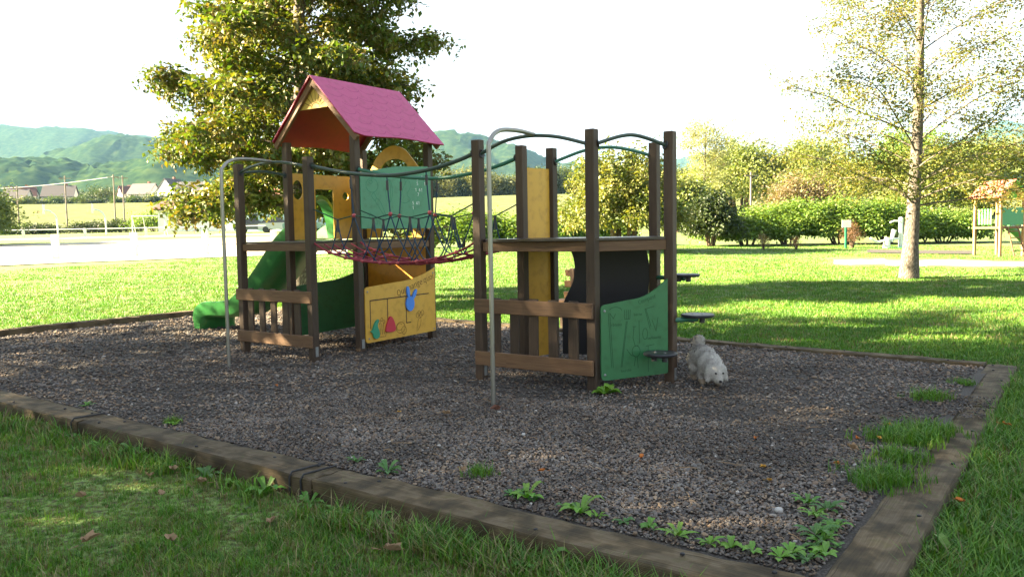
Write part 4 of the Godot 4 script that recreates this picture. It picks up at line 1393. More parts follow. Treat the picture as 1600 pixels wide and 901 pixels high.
func weeds() -> void:
	rng.seed = 19
	var kinds := []
	for k in 5:
		kinds.append(weed_mesh([7, 9, 6, 11, 8][k], [0.1, 0.13, 0.09, 0.12, 0.15][k], [0.028, 0.03, 0.036, 0.024, 0.04][k], 80 + k))
	var mats := []
	for k in 3:
		var s := std([Color(0.08, 0.22, 0.02), Color(0.13, 0.28, 0.025), Color(0.06, 0.16, 0.03)][k], 0.5)
		s.vertex_color_use_as_albedo = true
		s.backlight_enabled = true
		s.backlight = Color(0.6, 0.7, 0.35)
		mats.append(s)
	var inner := [Vector2(-3.6, -6.72), Vector2(-2.55, -5.98), Vector2(-0.75, -4.66), Vector2(-0.98, -4.9), Vector2(-0.02, -4.2), Vector2(0.1, -4.12), Vector2(0.02, -4.22), Vector2(0.26, -3.98), Vector2(0.4, -3.86), Vector2(0.62, -3.7), Vector2(0.74, -3.6), Vector2(0.94, -3.45), Vector2(1.48, -4.0), Vector2(1.54, -3.9), Vector2(1.5, -3.72), Vector2(1.24, -3.42), Vector2(1.36, -3.5), Vector2(1.32, -3.36), Vector2(1.22, -3.3), Vector2(1.12, -3.34), Vector2(1.42, -3.6), Vector2(1.45, -3.82), Vector2(1.27, -3.36), Vector2(1.3, -3.44), Vector2(1.4, -3.44), Vector2(1.18, -3.38), Vector2(1.36, -3.58), Vector2(1.48, -3.66), Vector2(0.32, -3.92), Vector2(0.06, -4.16), Vector2(0.52, -3.78), Vector2(0.86, -3.5), Vector2(1.02, -3.4)]
	for p in inner:
		var o := part("weed", kinds[rng.randi() % 5], mats[rng.randi() % 3], self, Transform3D(Basis.from_euler(Vector3(0, rng.randf() * TAU, 0)).scaled(Vector3.ONE * rng.randf_range(0.55, 1.2)), Vector3(p.x, 0.0, p.y)))
		tag(o, "green broad-leaved weed sprouting from gravel against the sleepers", "weed", "weeds in the gravel along the edging")
	var outer := [Vector2(-4.3, -6.85), Vector2(-3.75, -6.45), Vector2(-3.3, -6.05), Vector2(-3.0, -5.78), Vector2(-2.66, -5.55), Vector2(-2.5, -5.4), Vector2(-2.2, -5.2), Vector2(-1.95, -5.0), Vector2(-1.72, -4.83), Vector2(-1.48, -4.68), Vector2(-1.16, -4.44), Vector2(-0.97, -4.3), Vector2(-0.75, -4.15), Vector2(-0.55, -4.0), Vector2(-0.38, -3.88), Vector2(-0.2, -3.75), Vector2(0.1, -3.52), Vector2(0.28, -3.4), Vector2(1.75, -3.22), Vector2(1.95, -3.5), Vector2(2.3, -3.9)]
	for p in outer:
		var o := part("weed", kinds[rng.randi() % 5], mats[rng.randi() % 3], self, Transform3D(Basis.from_euler(Vector3(0, rng.randf() * TAU, 0)).scaled(Vector3.ONE * rng.randf_range(0.85, 1.35)), Vector3(p.x, ground_y(p.x, p.y), p.y)))
		tag(o, "green dandelion-like weed in the grass against the outer side of the sleepers", "weed", "weeds in the grass along the edging")
	var o := part("weed", weed_mesh(9, 0.2, 0.09, 99), mats[1], self, Transform3D(Basis(), Vector3(0.79, -0.01, -6.86)))
	tag(o, "broad-leaved weed at the foot of the open tower's green panel", "weed")

func fallen_leaves() -> void:
	rng.seed = 23
	var meshes := []
	for k in 4:
		var r := RandomNumberGenerator.new()
		r.seed = 300 + k
		var b := Mb.new()
		var ring := []
		for j in 14:
			var a := TAU * j / 14.0
			var rad := (1.0 if j % 2 == 0 else 0.72) * r.randf_range(0.8, 1.1) * (1.0 + 0.35 * cos(a))
			ring.append(Vector3(cos(a) * rad * 0.95, 0.55 * absf(sin(a)) * r.randf_range(0.5, 1.5) + 0.3 * cos(a) * cos(a) * r.randf() + r.randf_range(0, 0.12), sin(a) * rad * 0.55))
		for j in 14:
			b.tri(Vector3(0, 0.05, 0), ring[(j + 1) % 14], ring[j])
		b.tube([Vector3(-0.8, 0.05, 0), Vector3(-1.6, 0.15, 0.1)], 0.04, 4)
		meshes.append(b.mesh())
	var orange := std(Color(0.42, 0.13, 0.015), 0.75)
	var amber := std(Color(0.45, 0.24, 0.03), 0.75)
	var pale := std(Color(0.25, 0.165, 0.09), 0.85)
	var brown := std(Color(0.12, 0.05, 0.03), 0.85)
	var lay := func(p: Vector2, s: float, mat: Material, y: float, label: String, group: String) -> void:
		var o := part("fallen_leaf", meshes[rng.randi() % 4], mat, self, Transform3D(Basis.from_euler(Vector3(rng.randf_range(-0.25, 0.25), rng.randf() * TAU, rng.randf_range(-0.25, 0.25))).scaled(Vector3.ONE * s), Vector3(p.x, y, p.y)))
		tag(o, label, "leaf", group)
	for p in [Vector2(0.77, -4.82), Vector2(0.16, -4.58), Vector2(1.58, -5.21), Vector2(2.6, -5.52), Vector2(2.37, -5.16), Vector2(1.44, -4.58), Vector2(2.23, -5.17), Vector2(1.88, -4.62), Vector2(1.39, -4.34), Vector2(-0.9, -6.2), Vector2(-2.2, -7.4)]:
		lay.call(p, rng.randf_range(0.02, 0.034), orange if rng.randf() < 0.6 else amber, 0.018, "small orange autumn leaf lying on the grey gravel", "orange leaves on the gravel")
	for p in [Vector2(-0.31, -4.62), Vector2(-0.53, -6.11), Vector2(2.1, -4.95)]:
		lay.call(p, 0.045, pale, 0.018, "pale dry leaf lying on the grey gravel", "pale leaves on the gravel")
	lay.call(Vector2(-0.13, -6.2), 0.06, brown, 0.02, "dark brown shrivelled leaf below the steel climbing pole", "")
	for p in [Vector2(-2.5, -4.56), Vector2(-2.05, -4.57), Vector2(-2.28, -4.93), Vector2(-2.11, -3.88), Vector2(-1.69, -3.86), Vector2(-1.27, -4.09), Vector2(-0.59, -3.69), Vector2(-2.18, -5.06), Vector2(-1.9, -4.8)]:
		lay.call(p, rng.randf_range(0.04, 0.06), pale, ground_y(p.x, p.y) + 0.035, "pale brown curled leaf lying in the near grass", "pale leaves in the near grass")
	for p in [Vector2(2.31, -4.1), Vector2(3.45, -5.59)]:
		lay.call(p, 0.036, orange, ground_y(p.x, p.y) + 0.07, "orange leaf caught in the lush grass outside the edging", "orange leaves in the lush grass")
	# straws and twigs on the gravel
	for k in 46:
		var u := rng.randf_range(-5.5, -1.0)
		var v := rng.randf_range(3.4, 6.0)
		var p := at_uv(u, v, 0.018)
		var d := Vector3(rng.randfn(), rng.randf_range(-0.03, 0.06), rng.randfn()).normalized() * rng.randf_range(0.02, 0.07)
		var b := Mb.new()
		b.tube([-d, Vector3(0, 0.004, 0), d], 0.0025, 4)
		var o := part("straw", b.mesh(), pale if rng.randf() < 0.7 else m.twig, self, Transform3D(Basis(), p))
		tag(o, "thin dry straw lying on the gravel", "straw", "straws on the gravel")

# ---------------------------------------------------------------- dog
func dog() -> void:
	var bones := [
		[Vector3(0, 0.245, -0.15), 0.104, Vector3(0, 0.235, -0.02), 0.11], [Vector3(0, 0.235, -0.02), 0.11, Vector3(0, 0.2, 0.12), 0.11],
		[Vector3(0, 0.2, 0.12), 0.105, Vector3(0, 0.175, 0.21), 0.085], [Vector3(0, 0.175, 0.21), 0.085, Vector3(0, 0.145, 0.28), 0.088],
		[Vector3(0, 0.14, 0.29), 0.084, Vector3(0, 0.09, 0.35), 0.046], [Vector3(0, 0.3, -0.19), 0.045, Vector3(0, 0.35, -0.215), 0.056], [Vector3(0, 0.35, -0.215), 0.056, Vector3(0.01, 0.375, -0.18), 0.054],
		[Vector3(0.065, 0.175, 0.285), 0.03, Vector3(0.088, 0.085, 0.3), 0.026], [Vector3(-0.065, 0.175, 0.285), 0.03, Vector3(-0.088, 0.085, 0.3), 0.026],
		[Vector3(0.062, 0.19, 0.13), 0.05, Vector3(0.068, 0.11, 0.12), 0.038], [Vector3(0.068, 0.11, 0.12), 0.036, Vector3(0.068, 0.05, 0.16), 0.029], [Vector3(0.068, 0.05, 0.16), 0.029, Vector3(0.068, 0.022, 0.185), 0.027],
		[Vector3(-0.062, 0.19, 0.13), 0.05, Vector3(-0.068, 0.11, 0.09), 0.038], [Vector3(-0.068, 0.11, 0.09), 0.036, Vector3(-0.068, 0.05, 0.095), 0.029], [Vector3(-0.068, 0.05, 0.095), 0.029, Vector3(-0.068, 0.022, 0.118), 0.027],
		[Vector3(0.06, 0.2, -0.16), 0.065, Vector3(0.072, 0.125, -0.11), 0.045], [Vector3(0.072, 0.125, -0.11), 0.042, Vector3(0.068, 0.07, -0.2), 0.027], [Vector3(0.068, 0.07, -0.2), 0.027, Vector3(0.068, 0.022, -0.17), 0.026],
		[Vector3(-0.06, 0.2, -0.16), 0.065, Vector3(-0.072, 0.125, -0.08), 0.045], [Vector3(-0.072, 0.125, -0.08), 0.042, Vector3(-0.068, 0.07, -0.155), 0.027], [Vector3(-0.068, 0.07, -0.155), 0.027, Vector3(-0.068, 0.022, -0.125), 0.026]]
	var f := func(p: Vector3) -> float:
		var d := 1.0
		for bn in bones:
			var a: Vector3 = bn[0]
			var ab: Vector3 = bn[2] - a
			var t := clampf((p - a).dot(ab) / ab.length_squared(), 0, 1)
			var e: float = (p - a - ab * t).length() - lerpf(bn[1], bn[3], t) * 0.93
			if e > d + 0.03:
				continue
			var h := clampf(0.5 + 0.5 * (d - e) / 0.028, 0, 1)
			d = lerpf(d, e, h) - 0.028 * h * (1.0 - h)
		return d
	var cell := 0.0115
	var org := Vector3(-0.15, -0.01, -0.33)
	var nx := 27
	var ny := 41
	var nzz := 64
	var fld := PackedFloat32Array()
	fld.resize(nx * ny * nzz)
	for z in nzz:
		for y in ny:
			for x in nx:
				var p := org + Vector3(x, y, z) * cell
				fld[(z * ny + y) * nx + x] = f.call(p) + nz.get_noise_3d(p.x * 900.0, p.y * 600.0, p.z * 900.0) * 0.007
	var b := Mb.new()
	var ids := {}
	for z in nzz - 1:
		for y in ny - 1:
			for x in nx - 1:
				var s := Vector3.ZERO
				var cnt := 0
				var vals := []
				for k in 8:
					vals.append(fld[((z + (k >> 2)) * ny + y + ((k >> 1) & 1)) * nx + x + (k & 1)])
				for e in [[0, 1], [2, 3], [4, 5], [6, 7], [0, 2], [1, 3], [4, 6], [5, 7], [0, 4], [1, 5], [2, 6], [3, 7]]:
					var a: float = vals[e[0]]
					var c: float = vals[e[1]]
					if (a < 0) != (c < 0):
						var pa := Vector3(e[0] & 1, (e[0] >> 1) & 1, e[0] >> 2)
						var pc := Vector3(e[1] & 1, (e[1] >> 1) & 1, e[1] >> 2)
						s += pa.lerp(pc, a / (a - c))
						cnt += 1
				if cnt:
					var p := org + (Vector3(x, y, z) + s / cnt) * cell
					var nn := Vector3(vals[1] + vals[3] + vals[5] + vals[7] - vals[0] - vals[2] - vals[4] - vals[6], vals[2] + vals[3] + vals[6] + vals[7] - vals[0] - vals[1] - vals[4] - vals[5], vals[4] + vals[5] + vals[6] + vals[7] - vals[0] - vals[1] - vals[2] - vals[3]).normalized()
					var g := 0.9 + 0.25 * nz.get_noise_3d(p.x * 400, p.y * 400, p.z * 400)
					b.col = Color(0.46 * g, 0.44 * g, 0.4 * g)
					if p.y < 0.06:
						b.col = Color(0.34 * g, 0.27 * g, 0.19 * g)
					ids[(z * ny + y) * nx + x] = b.vert(p, nn)
	for z in range(1, nzz - 1):
		for y in range(1, ny - 1):
			for x in range(1, nx - 1):
				var k := (z * ny + y) * nx + x
				var a := fld[k] < 0
				if a != (fld[k + 1] < 0):
					var q := [ids[k], ids[k - nx], ids[k - nx - nx * ny], ids[k - nx * ny]]
					if a:
						b.smooth_quad(q[0], q[1], q[2], q[3])
					else:
						b.smooth_quad(q[3], q[2], q[1], q[0])
				if a != (fld[k + nx] < 0):
					var q := [ids[k], ids[k - nx * ny], ids[k - nx * ny - 1], ids[k - 1]]
					if a:
						b.smooth_quad(q[0], q[1], q[2], q[3])
					else:
						b.smooth_quad(q[3], q[2], q[1], q[0])
				if a != (fld[k + nx * ny] < 0):
					var q := [ids[k], ids[k - 1], ids[k - 1 - nx], ids[k - nx]]
					if a:
						b.smooth_quad(q[0], q[1], q[2], q[3])
					else:
						b.smooth_quad(q[3], q[2], q[1], q[0])
	# nose stays at the end of the muzzle; coat of short curved locks over the body
	var fur := Mb.new()
	rng.seed = 91
	for k in b.v.size():
		if rng.randf() < 0.1:
			continue
		for w in 3:
			var nn := b.n[k]
			var p := b.v[k] + Vector3(rng.randfn(), rng.randfn(), rng.randfn()) * 0.004 - nn * 0.004
			var flow := (Vector3(0, -0.75, -0.55) + Vector3(rng.randfn(), rng.randfn(), rng.randfn()) * 0.45)
			if p.y > 0.29:
				flow = Vector3(rng.randfn(), 0.3, rng.randfn()) * 0.8
			flow -= nn * flow.dot(nn)
			var l := rng.randf_range(0.012, 0.026) * (0.6 if p.y < 0.1 or p.z > 0.3 else 1.0)
			var tip := p + (nn * 0.55 + flow.normalized() * 0.85).normalized() * l
			if tip.y < 0.004:
				continue
			var s := flow.cross(nn).normalized() * 0.0035
			var g := rng.randf_range(0.8, 1.15)
			var base := b.c[k]
			fur.col = Color(base.r * g, base.g * g, base.b * g)
			var mid := p + nn * l * 0.4 + flow.normalized() * l * 0.3
			var i0 := fur.vert(p - s, nn)
			fur.vert(p + s, nn)
			fur.vert(mid + s * 0.8, nn)
			fur.vert(mid - s * 0.8, nn)
			fur.vert(tip, nn)
			fur.i.append_array([i0, i0 + 2, i0 + 1, i0, i0 + 3, i0 + 2, i0 + 3, i0 + 4, i0 + 2])
	var t := thing("dog", "small fluffy white dog sniffing the gravel beside the open tower", "dog", Vector3(1.74, 0.006, -7.26), atan2(0.12, 1.0))
	t.scale = Vector3(0.9, 0.96, 0.95)
	part("body", b.mesh(), m.fur, t)
	part("fur", fur.mesh(), m.fur, t)
	var q := SphereMesh.new()
	q.radius = 0.014
	q.height = 0.024
	part("nose", q, m.nose, t, Transform3D(Basis(), Vector3(0, 0.08, 0.398)))
	for s in [-1.0, 1.0]:
		q = SphereMesh.new()
		q.radius = 0.009
		q.height = 0.018
		part("eye", q, m.nose, t, Transform3D(Basis(), Vector3(s * 0.036, 0.15, 0.372)))

# ---------------------------------------------------------------- park things
func bench() -> void:
	var t := thing("park_bench", "wooden slatted bench standing on the lawn behind the open tower", "bench", on_ground(1.32, -11.75), TURN + 0.05)
	for k in 3:
		var q := Mb.new()
		q.box(Vector3(1.5, 0.1, 0.035), Vector3.ZERO, Basis(), 0.005, Vector2(k, 0))
		part("back_slat", q.mesh(), m.board2, t, Transform3D(Basis(Vector3.RIGHT, 0.15), Vector3(0, 0.5 + k * 0.165, -0.2 - k * 0.024)))
	for k in 3:
		var q := Mb.new()
		q.box(Vector3(1.5, 0.035, 0.11), Vector3.ZERO, Basis(), 0.005, Vector2(k, 0.5))
		part("seat_slat", q.mesh(), m.board2, t, Transform3D(Basis(), Vector3(0, 0.43, -0.1 + k * 0.135)))
	for s in [-0.6, 0.6]:
		var q := Mb.new()
		q.box(Vector3(0.07, 0.47, 0.07), Vector3(s, 0.18, 0.12))
		q.box(Vector3(0.07, 0.95, 0.06), Vector3(s, 0.43, -0.245), Basis(Vector3.RIGHT, 0.1))
		q.box(Vector3(0.07, 0.06, 0.4), Vector3(s, 0.38, -0.06))
		part("leg", q.mesh(), m.post0, t)

func hoarding_post(x: float, z: float, label: String) -> Node3D:
	var t := thing("fence_post", label, "fence post", on_ground(x, z), 0.1, "white posts of the sports ground fence")
	var q := Mb.new()
	q.box(Vector3(0.26, 1.2, 0.26), Vector3(0, 0.55, 0), Basis(), 0.02)
	part("post", q.mesh(), m.white_paint, t)
	return t

func house(label: String, x: float, z: float, w: float, d: float, h: float, rise: float, turn: float, wall: Material, roof: Material, group := "houses of the village") -> void:
	var t := thing("house", label, "house", on_ground(x, z) - Vector3(0, 0.5, 0), turn, group)
	var q := Mb.new()
	var y := h + 0.5
	for s in [-1.0, 1.0]:
		q.quad(Vector3(-w * s, 0, d * s), Vector3(w * s, 0, d * s), Vector3(w * s, y, d * s), Vector3(-w * s, y, d * s))
		q.quad(Vector3(w * s, 0, d * s), Vector3(w * s, 0, -d * s), Vector3(w * s, y, -d * s), Vector3(w * s, y, d * s))
		q.tri(Vector3(w * s, y, d * s), Vector3(w * s, y, -d * s), Vector3(w * s, y + rise, 0))
	part("wall", q.mesh(), wall, t)
	q = Mb.new()
	for s in [-1.0, 1.0]:
		var o := 1.08
		var a := Vector3(-w * o, y + rise + 0.08, 0)
		var b := Vector3(w * o, y + rise + 0.08, 0)
		var c := Vector3(w * o, y - 0.25, d * 1.16 * s)
		var e := Vector3(-w * o, y - 0.25, d * 1.16 * s)
		var up := Vector3(0, 0.16, 0)
		if s > 0:
			q.quad(e + up, c + up, b + up, a + up)
			q.quad(a, b, c, e)
			q.quad(e, c, c + up, e + up)
		else:
			q.quad(a + up, b + up, c + up, e + up)
			q.quad(e, c, b, a)
			q.quad(c, e, e + up, c + up)
		q.quad(b, c, c + up, b + up)
		q.quad(e, a, a + up, e + up)
	var rf := part("roof", q.mesh(), roof, t)
	q = Mb.new()
	q.box(Vector3(0.7, 1.6, 0.7), Vector3(w * 0.4, y + rise, -0.3), Basis(), 0.03)
	part("chimney", q.mesh(), m.roof_red, rf)
	for s in 3:
		q = Mb.new()
		q.box(Vector3(1.0, 1.1, 0.1), Vector3.ZERO, Basis(), 0.02)
		var wn := part("window", q.mesh(), m.glass_dark, t, Transform3D(Basis(), Vector3(w * (-0.6 + 0.6 * s), y - h * 0.45, d + 0.02)))
		q = Mb.new()
		q.box(Vector3(1.3, 0.12, 0.2), Vector3(0, -0.64, 0.05), Basis(), 0.02)
		part("sill", q.mesh(), m.white_paint, wn)
	for s in [-0.45, 0.45]:
		q = Mb.new()
		q.box(Vector3(0.1, 1.1, 0.9), Vector3.ZERO, Basis(), 0.02)
		for side in [-1.0, 1.0]:
			part("window", q.mesh(), m.glass_dark, t, Transform3D(Basis(), Vector3((w + 0.02) * side, y - h * 0.45, d * s)))

func car(label: String, x: float, z: float, turn: float, paint: Color) -> void:
	var t := thing("parked_car", label, "car", on_ground(x, z), turn, "cars parked by the pale building")
	var body := std(paint, 0.3)
	var q := Mb.new()
	q.panel(pack(curve([Vector2(-2.0, 0.35), Vector2(-2.05, 0.75), Vector2(-1.9, 0.92), Vector2(-1.0, 0.98), Vector2(1.0, 1.0), Vector2(1.9, 0.9), Vector2(2.05, 0.7), Vector2(2.0, 0.32)], 3)), 1.65)
	part("body", q.mesh(), body, t)
	q = Mb.new()
	q.panel(pack(curve([Vector2(-1.75, 0.95), Vector2(-1.3, 1.4), Vector2(0.2, 1.45), Vector2(0.9, 1.0)], 4)), 1.4)
	part("cabin", q.mesh(), m.glass_dark, t)
	for sx in [-1.25, 1.25]:
		for sz in [-0.75, 0.75]:
			q = Mb.new()
			q.tube([Vector3(0, 0, -0.1), Vector3(0, 0, 0.1)], 0.31, 14)
			part("wheel", q.mesh(), m.strap, t, Transform3D(Basis(), Vector3(sx, 0.31, sz)))

func utility_pole(label: String, x: float, z: float, h: float, mat: Material) -> void:
	var t := thing("utility_pole", label, "utility pole", on_ground(x, z), 0.3, "utility poles at the village field")
	var q := Mb.new()
	q.tube([Vector3(0, -0.3, 0), Vector3(0, h, 0)], [0.13, 0.09], 10)
	part("pole", q.mesh(), mat, t)
	q = Mb.new()
	q.box(Vector3(1.6, 0.12, 0.12), Vector3(0, h - 0.4, 0.1))
	part("crossarm", q.mesh(), mat, t)

func background() -> void:
	# sports ground: near fence, pale ground, goal, hoop
	structure("sports_ground", sheet(38.5, 78.0, 14, -0.75, -0.2, 60, func(x, z): return ground_y(x, z) + 0.035), m.sand)
	var fp := [[-27.6, -36.2], [-24.4, -36.9], [-21.14, -37.5], [-18.0, -38.6], [-14.9, -39.4], [-11.8, -40.2]]
	var lab := ["white fence post outside the frame beyond the near one", "white fence post just beyond the sunny frame edge", "broad white fence post in bright sun nearest the sleepers", "white fence post second along, in front of the goal", "white fence post behind the steel climbing pole", "white fence post behind the roofed tower"]
	for k in fp.size():
		var t := hoarding_post(fp[k][0], fp[k][1], lab[k])
		if k < fp.size() - 1:
			var d := on_ground(fp[k + 1][0], fp[k + 1][1]) - on_ground(fp[k][0], fp[k][1])
			d = d.rotated(Vector3.UP, -0.1)
			for y in [0.95, 0.5]:
				var q := Mb.new()
				q.tube([Vector3(0, y, 0), d + Vector3(0, y, 0)], 0.035, 8)
				part("rail", q.mesh(), m.white_paint, t)
	# low far rail of the pitch
	for k in 7:
		var x := -62.0 + k * 5.5
		var z := -74.0 - k * 0.5
		var t := thing("pitch_rail", "low white rail section on the far side of the sports ground", "railing", on_ground(x, z), 0.0, "white rails on the far side of the pitch")
		var q := Mb.new()
		q.box(Vector3(0.2, 1.1, 0.2), Vector3(0, 0.5, 0))
		part("post", q.mesh(), m.white_paint, t)
		q = Mb.new()
		q.tube([Vector3(0, 0.95, 0), Vector3(5.5, 0.95 + ground_y(x + 5.5, z - 0.5) - ground_y(x, z), -0.5)], 0.05, 6)
		part("rail", q.mesh(), m.white_paint, t)
	var g := thing("football_goal", "white metal football goal frame on the sports ground", "goal", on_ground(-35.8, -80.0), 0.15)
	var q := Mb.new()
	q.tube([Vector3(-1.5, 0, 0), Vector3(-1.5, 2.0, 0), Vector3(1.5, 2.0, 0), Vector3(1.5, 0, 0)], 0.06, 8)
	part("frame", q.mesh(), m.white_paint, g)
	for s in [-1.5, 1.5]:
		q = Mb.new()
		q.tube([Vector3(s, 2.0, 0), Vector3(s, 0, -1.2)], 0.04, 6)
		part("stay", q.mesh(), m.white_paint, g)
	q = Mb.new()
	q.tube([Vector3(-0.5, 0, -1.0), Vector3(-0.5, 2.0, 0)], 0.03, 6)
	part("stay", q.mesh(), m.white_paint, g)
	for hp in [[-48.6, -85.0, "basketball hoop with bent dark post at the sports ground"], [-44.0, -86.0, "white basketball board on a short post in front of the shrubs"]]:
		var t := thing("basketball_hoop", hp[2], "basketball hoop", on_ground(hp[0], hp[1]), 0.4)
		q = Mb.new()
		q.tube(curve([Vector3(0.9, 0, 0), Vector3(0.85, 1.8, 0), Vector3(0.4, 2.5, 0), Vector3(-0.2, 2.7, 0)], 4), 0.08, 8)
		part("post", q.mesh(), m.fit_grey, t)
		q = Mb.new()
		q.box(Vector3(0.06, 1.0, 1.4), Vector3(-0.3, 2.8, 0))
		part("board", q.mesh(), m.white_paint, t)
		q = Mb.new()
		q.tube(arc3(Vector3(-0.6, 2.5, 0), 0.23), 0.02, 6)
		part("ring", q.mesh(), m.orange_roof, t)
	house("low white clubhouse with reddish roof beside the sports ground", -34.0, -96.0, 6.5, 3.2, 2.6, 0.7, 0.1, m.white_paint, m.roof_dull, "")
	house("pale blue building with mauve red roof behind the big tree", -25.6, -92.0, 4.4, 2.6, 2.3, 2.2, -0.1, m.plaster_blue, m.roof_red, "")
	car("dark parked car nearest the clubhouse", -27.2, -86.0, 0.1, Color(0.05, 0.06, 0.07))
	car("silver parked car in the middle of the row", -24.6, -86.0, 0.05, Color(0.4, 0.42, 0.42))
	car("green parked car nearest the slide", -22.0, -86.0, 0.0, Color(0.1, 0.2, 0.18))
	# village on the slope
	var hs := [[-158.0, -262, 6.5, 4.0, 4.0, 3.8, 0.5, m.plaster, m.roof_dull, "brown roofed village house behind the round roadside tree"], [-150.5, -248, 5.0, 4.0, 3.0, 3.5, 0.2, m.plaster, m.roof_grey, "small dark roofed house low in the village"], [-143.0, -258, 6.8, 4.8, 3.4, 4.8, 0.25, m.plaster, m.roof_grey, "large house with broad dark roof and two white dormers"], [-128.0, -275, 6.0, 4.0, 4.2, 3.6, 0.7, m.plaster, m.roof_dull, "house with dull roof higher up the village"], [-118.0, -262, 6.0, 4.5, 4.0, 4.6, -0.2, m.plaster, m.roof_grey, "dark roofed house behind the poles"], [-106.5, -256, 4.6, 4.4, 5.0, 5.0, 1.2, m.white_paint, m.roof_grey, "house with tall bright gable beside the white house"], [-97.0, -248, 6.4, 4.2, 4.6, 3.6, 0.05, m.white_paint, m.roof_grey, "white two storey house with slate roof and window row"], [-165.0, -275, 6.0, 4.0, 4.0, 3.6, 0.2, m.plaster, m.roof_grey, "grey roofed house at the edge of the village"], [-137.0, -300, 6.0, 4.0, 4.5, 3.6, 0.1, m.plaster, m.roof_dull, "house with brown roof at the top of the village"]]
	for h in hs:
		house(h[9], h[0], h[1], h[2] * 0.66, h[3] * 0.7, h[4] * 0.9, h[5] * 0.7, h[6], h[7], h[8])
	utility_pole("thin dark utility pole nearest the round tree", -76.5, -126.0, 6.6, m.pole_wood)
	utility_pole("tall thin utility pole in front of the dark roofed house", -69.0, -126.0, 8.0, m.pole_wood)
	utility_pole("pale twin utility pole, front one", -60.5, -124.0, 8.0, m.pole_wood)
	utility_pole("pale twin utility pole, rear one", -61.5, -129.0, 7.8, m.pole_wood)
	q = Mb.new()
	var wire := []
	for k in 21:
		var s := k / 20.0
		wire.append(Vector3(lerpf(-98.0, -60.5, s), lerpf(ground_y(-98, -130) + 6.2, ground_y(-60.5, -124) + 7.7, s) - 3.4 * s * (1.0 - s), lerpf(-130.0, -124.0, s)))
	q.tube(wire, 0.035, 5)
	tag(part("power_line", q.mesh(), m.fit_grey, self), "slack power line strung to the twin poles", "power line")

func arc3(c: Vector3, r: float) -> Array:
	var o := []
	for k in 17:
		o.append(c + Vector3(cos(TAU * k / 16.0), 0, sin(TAU * k / 16.0)) * r)
	return o

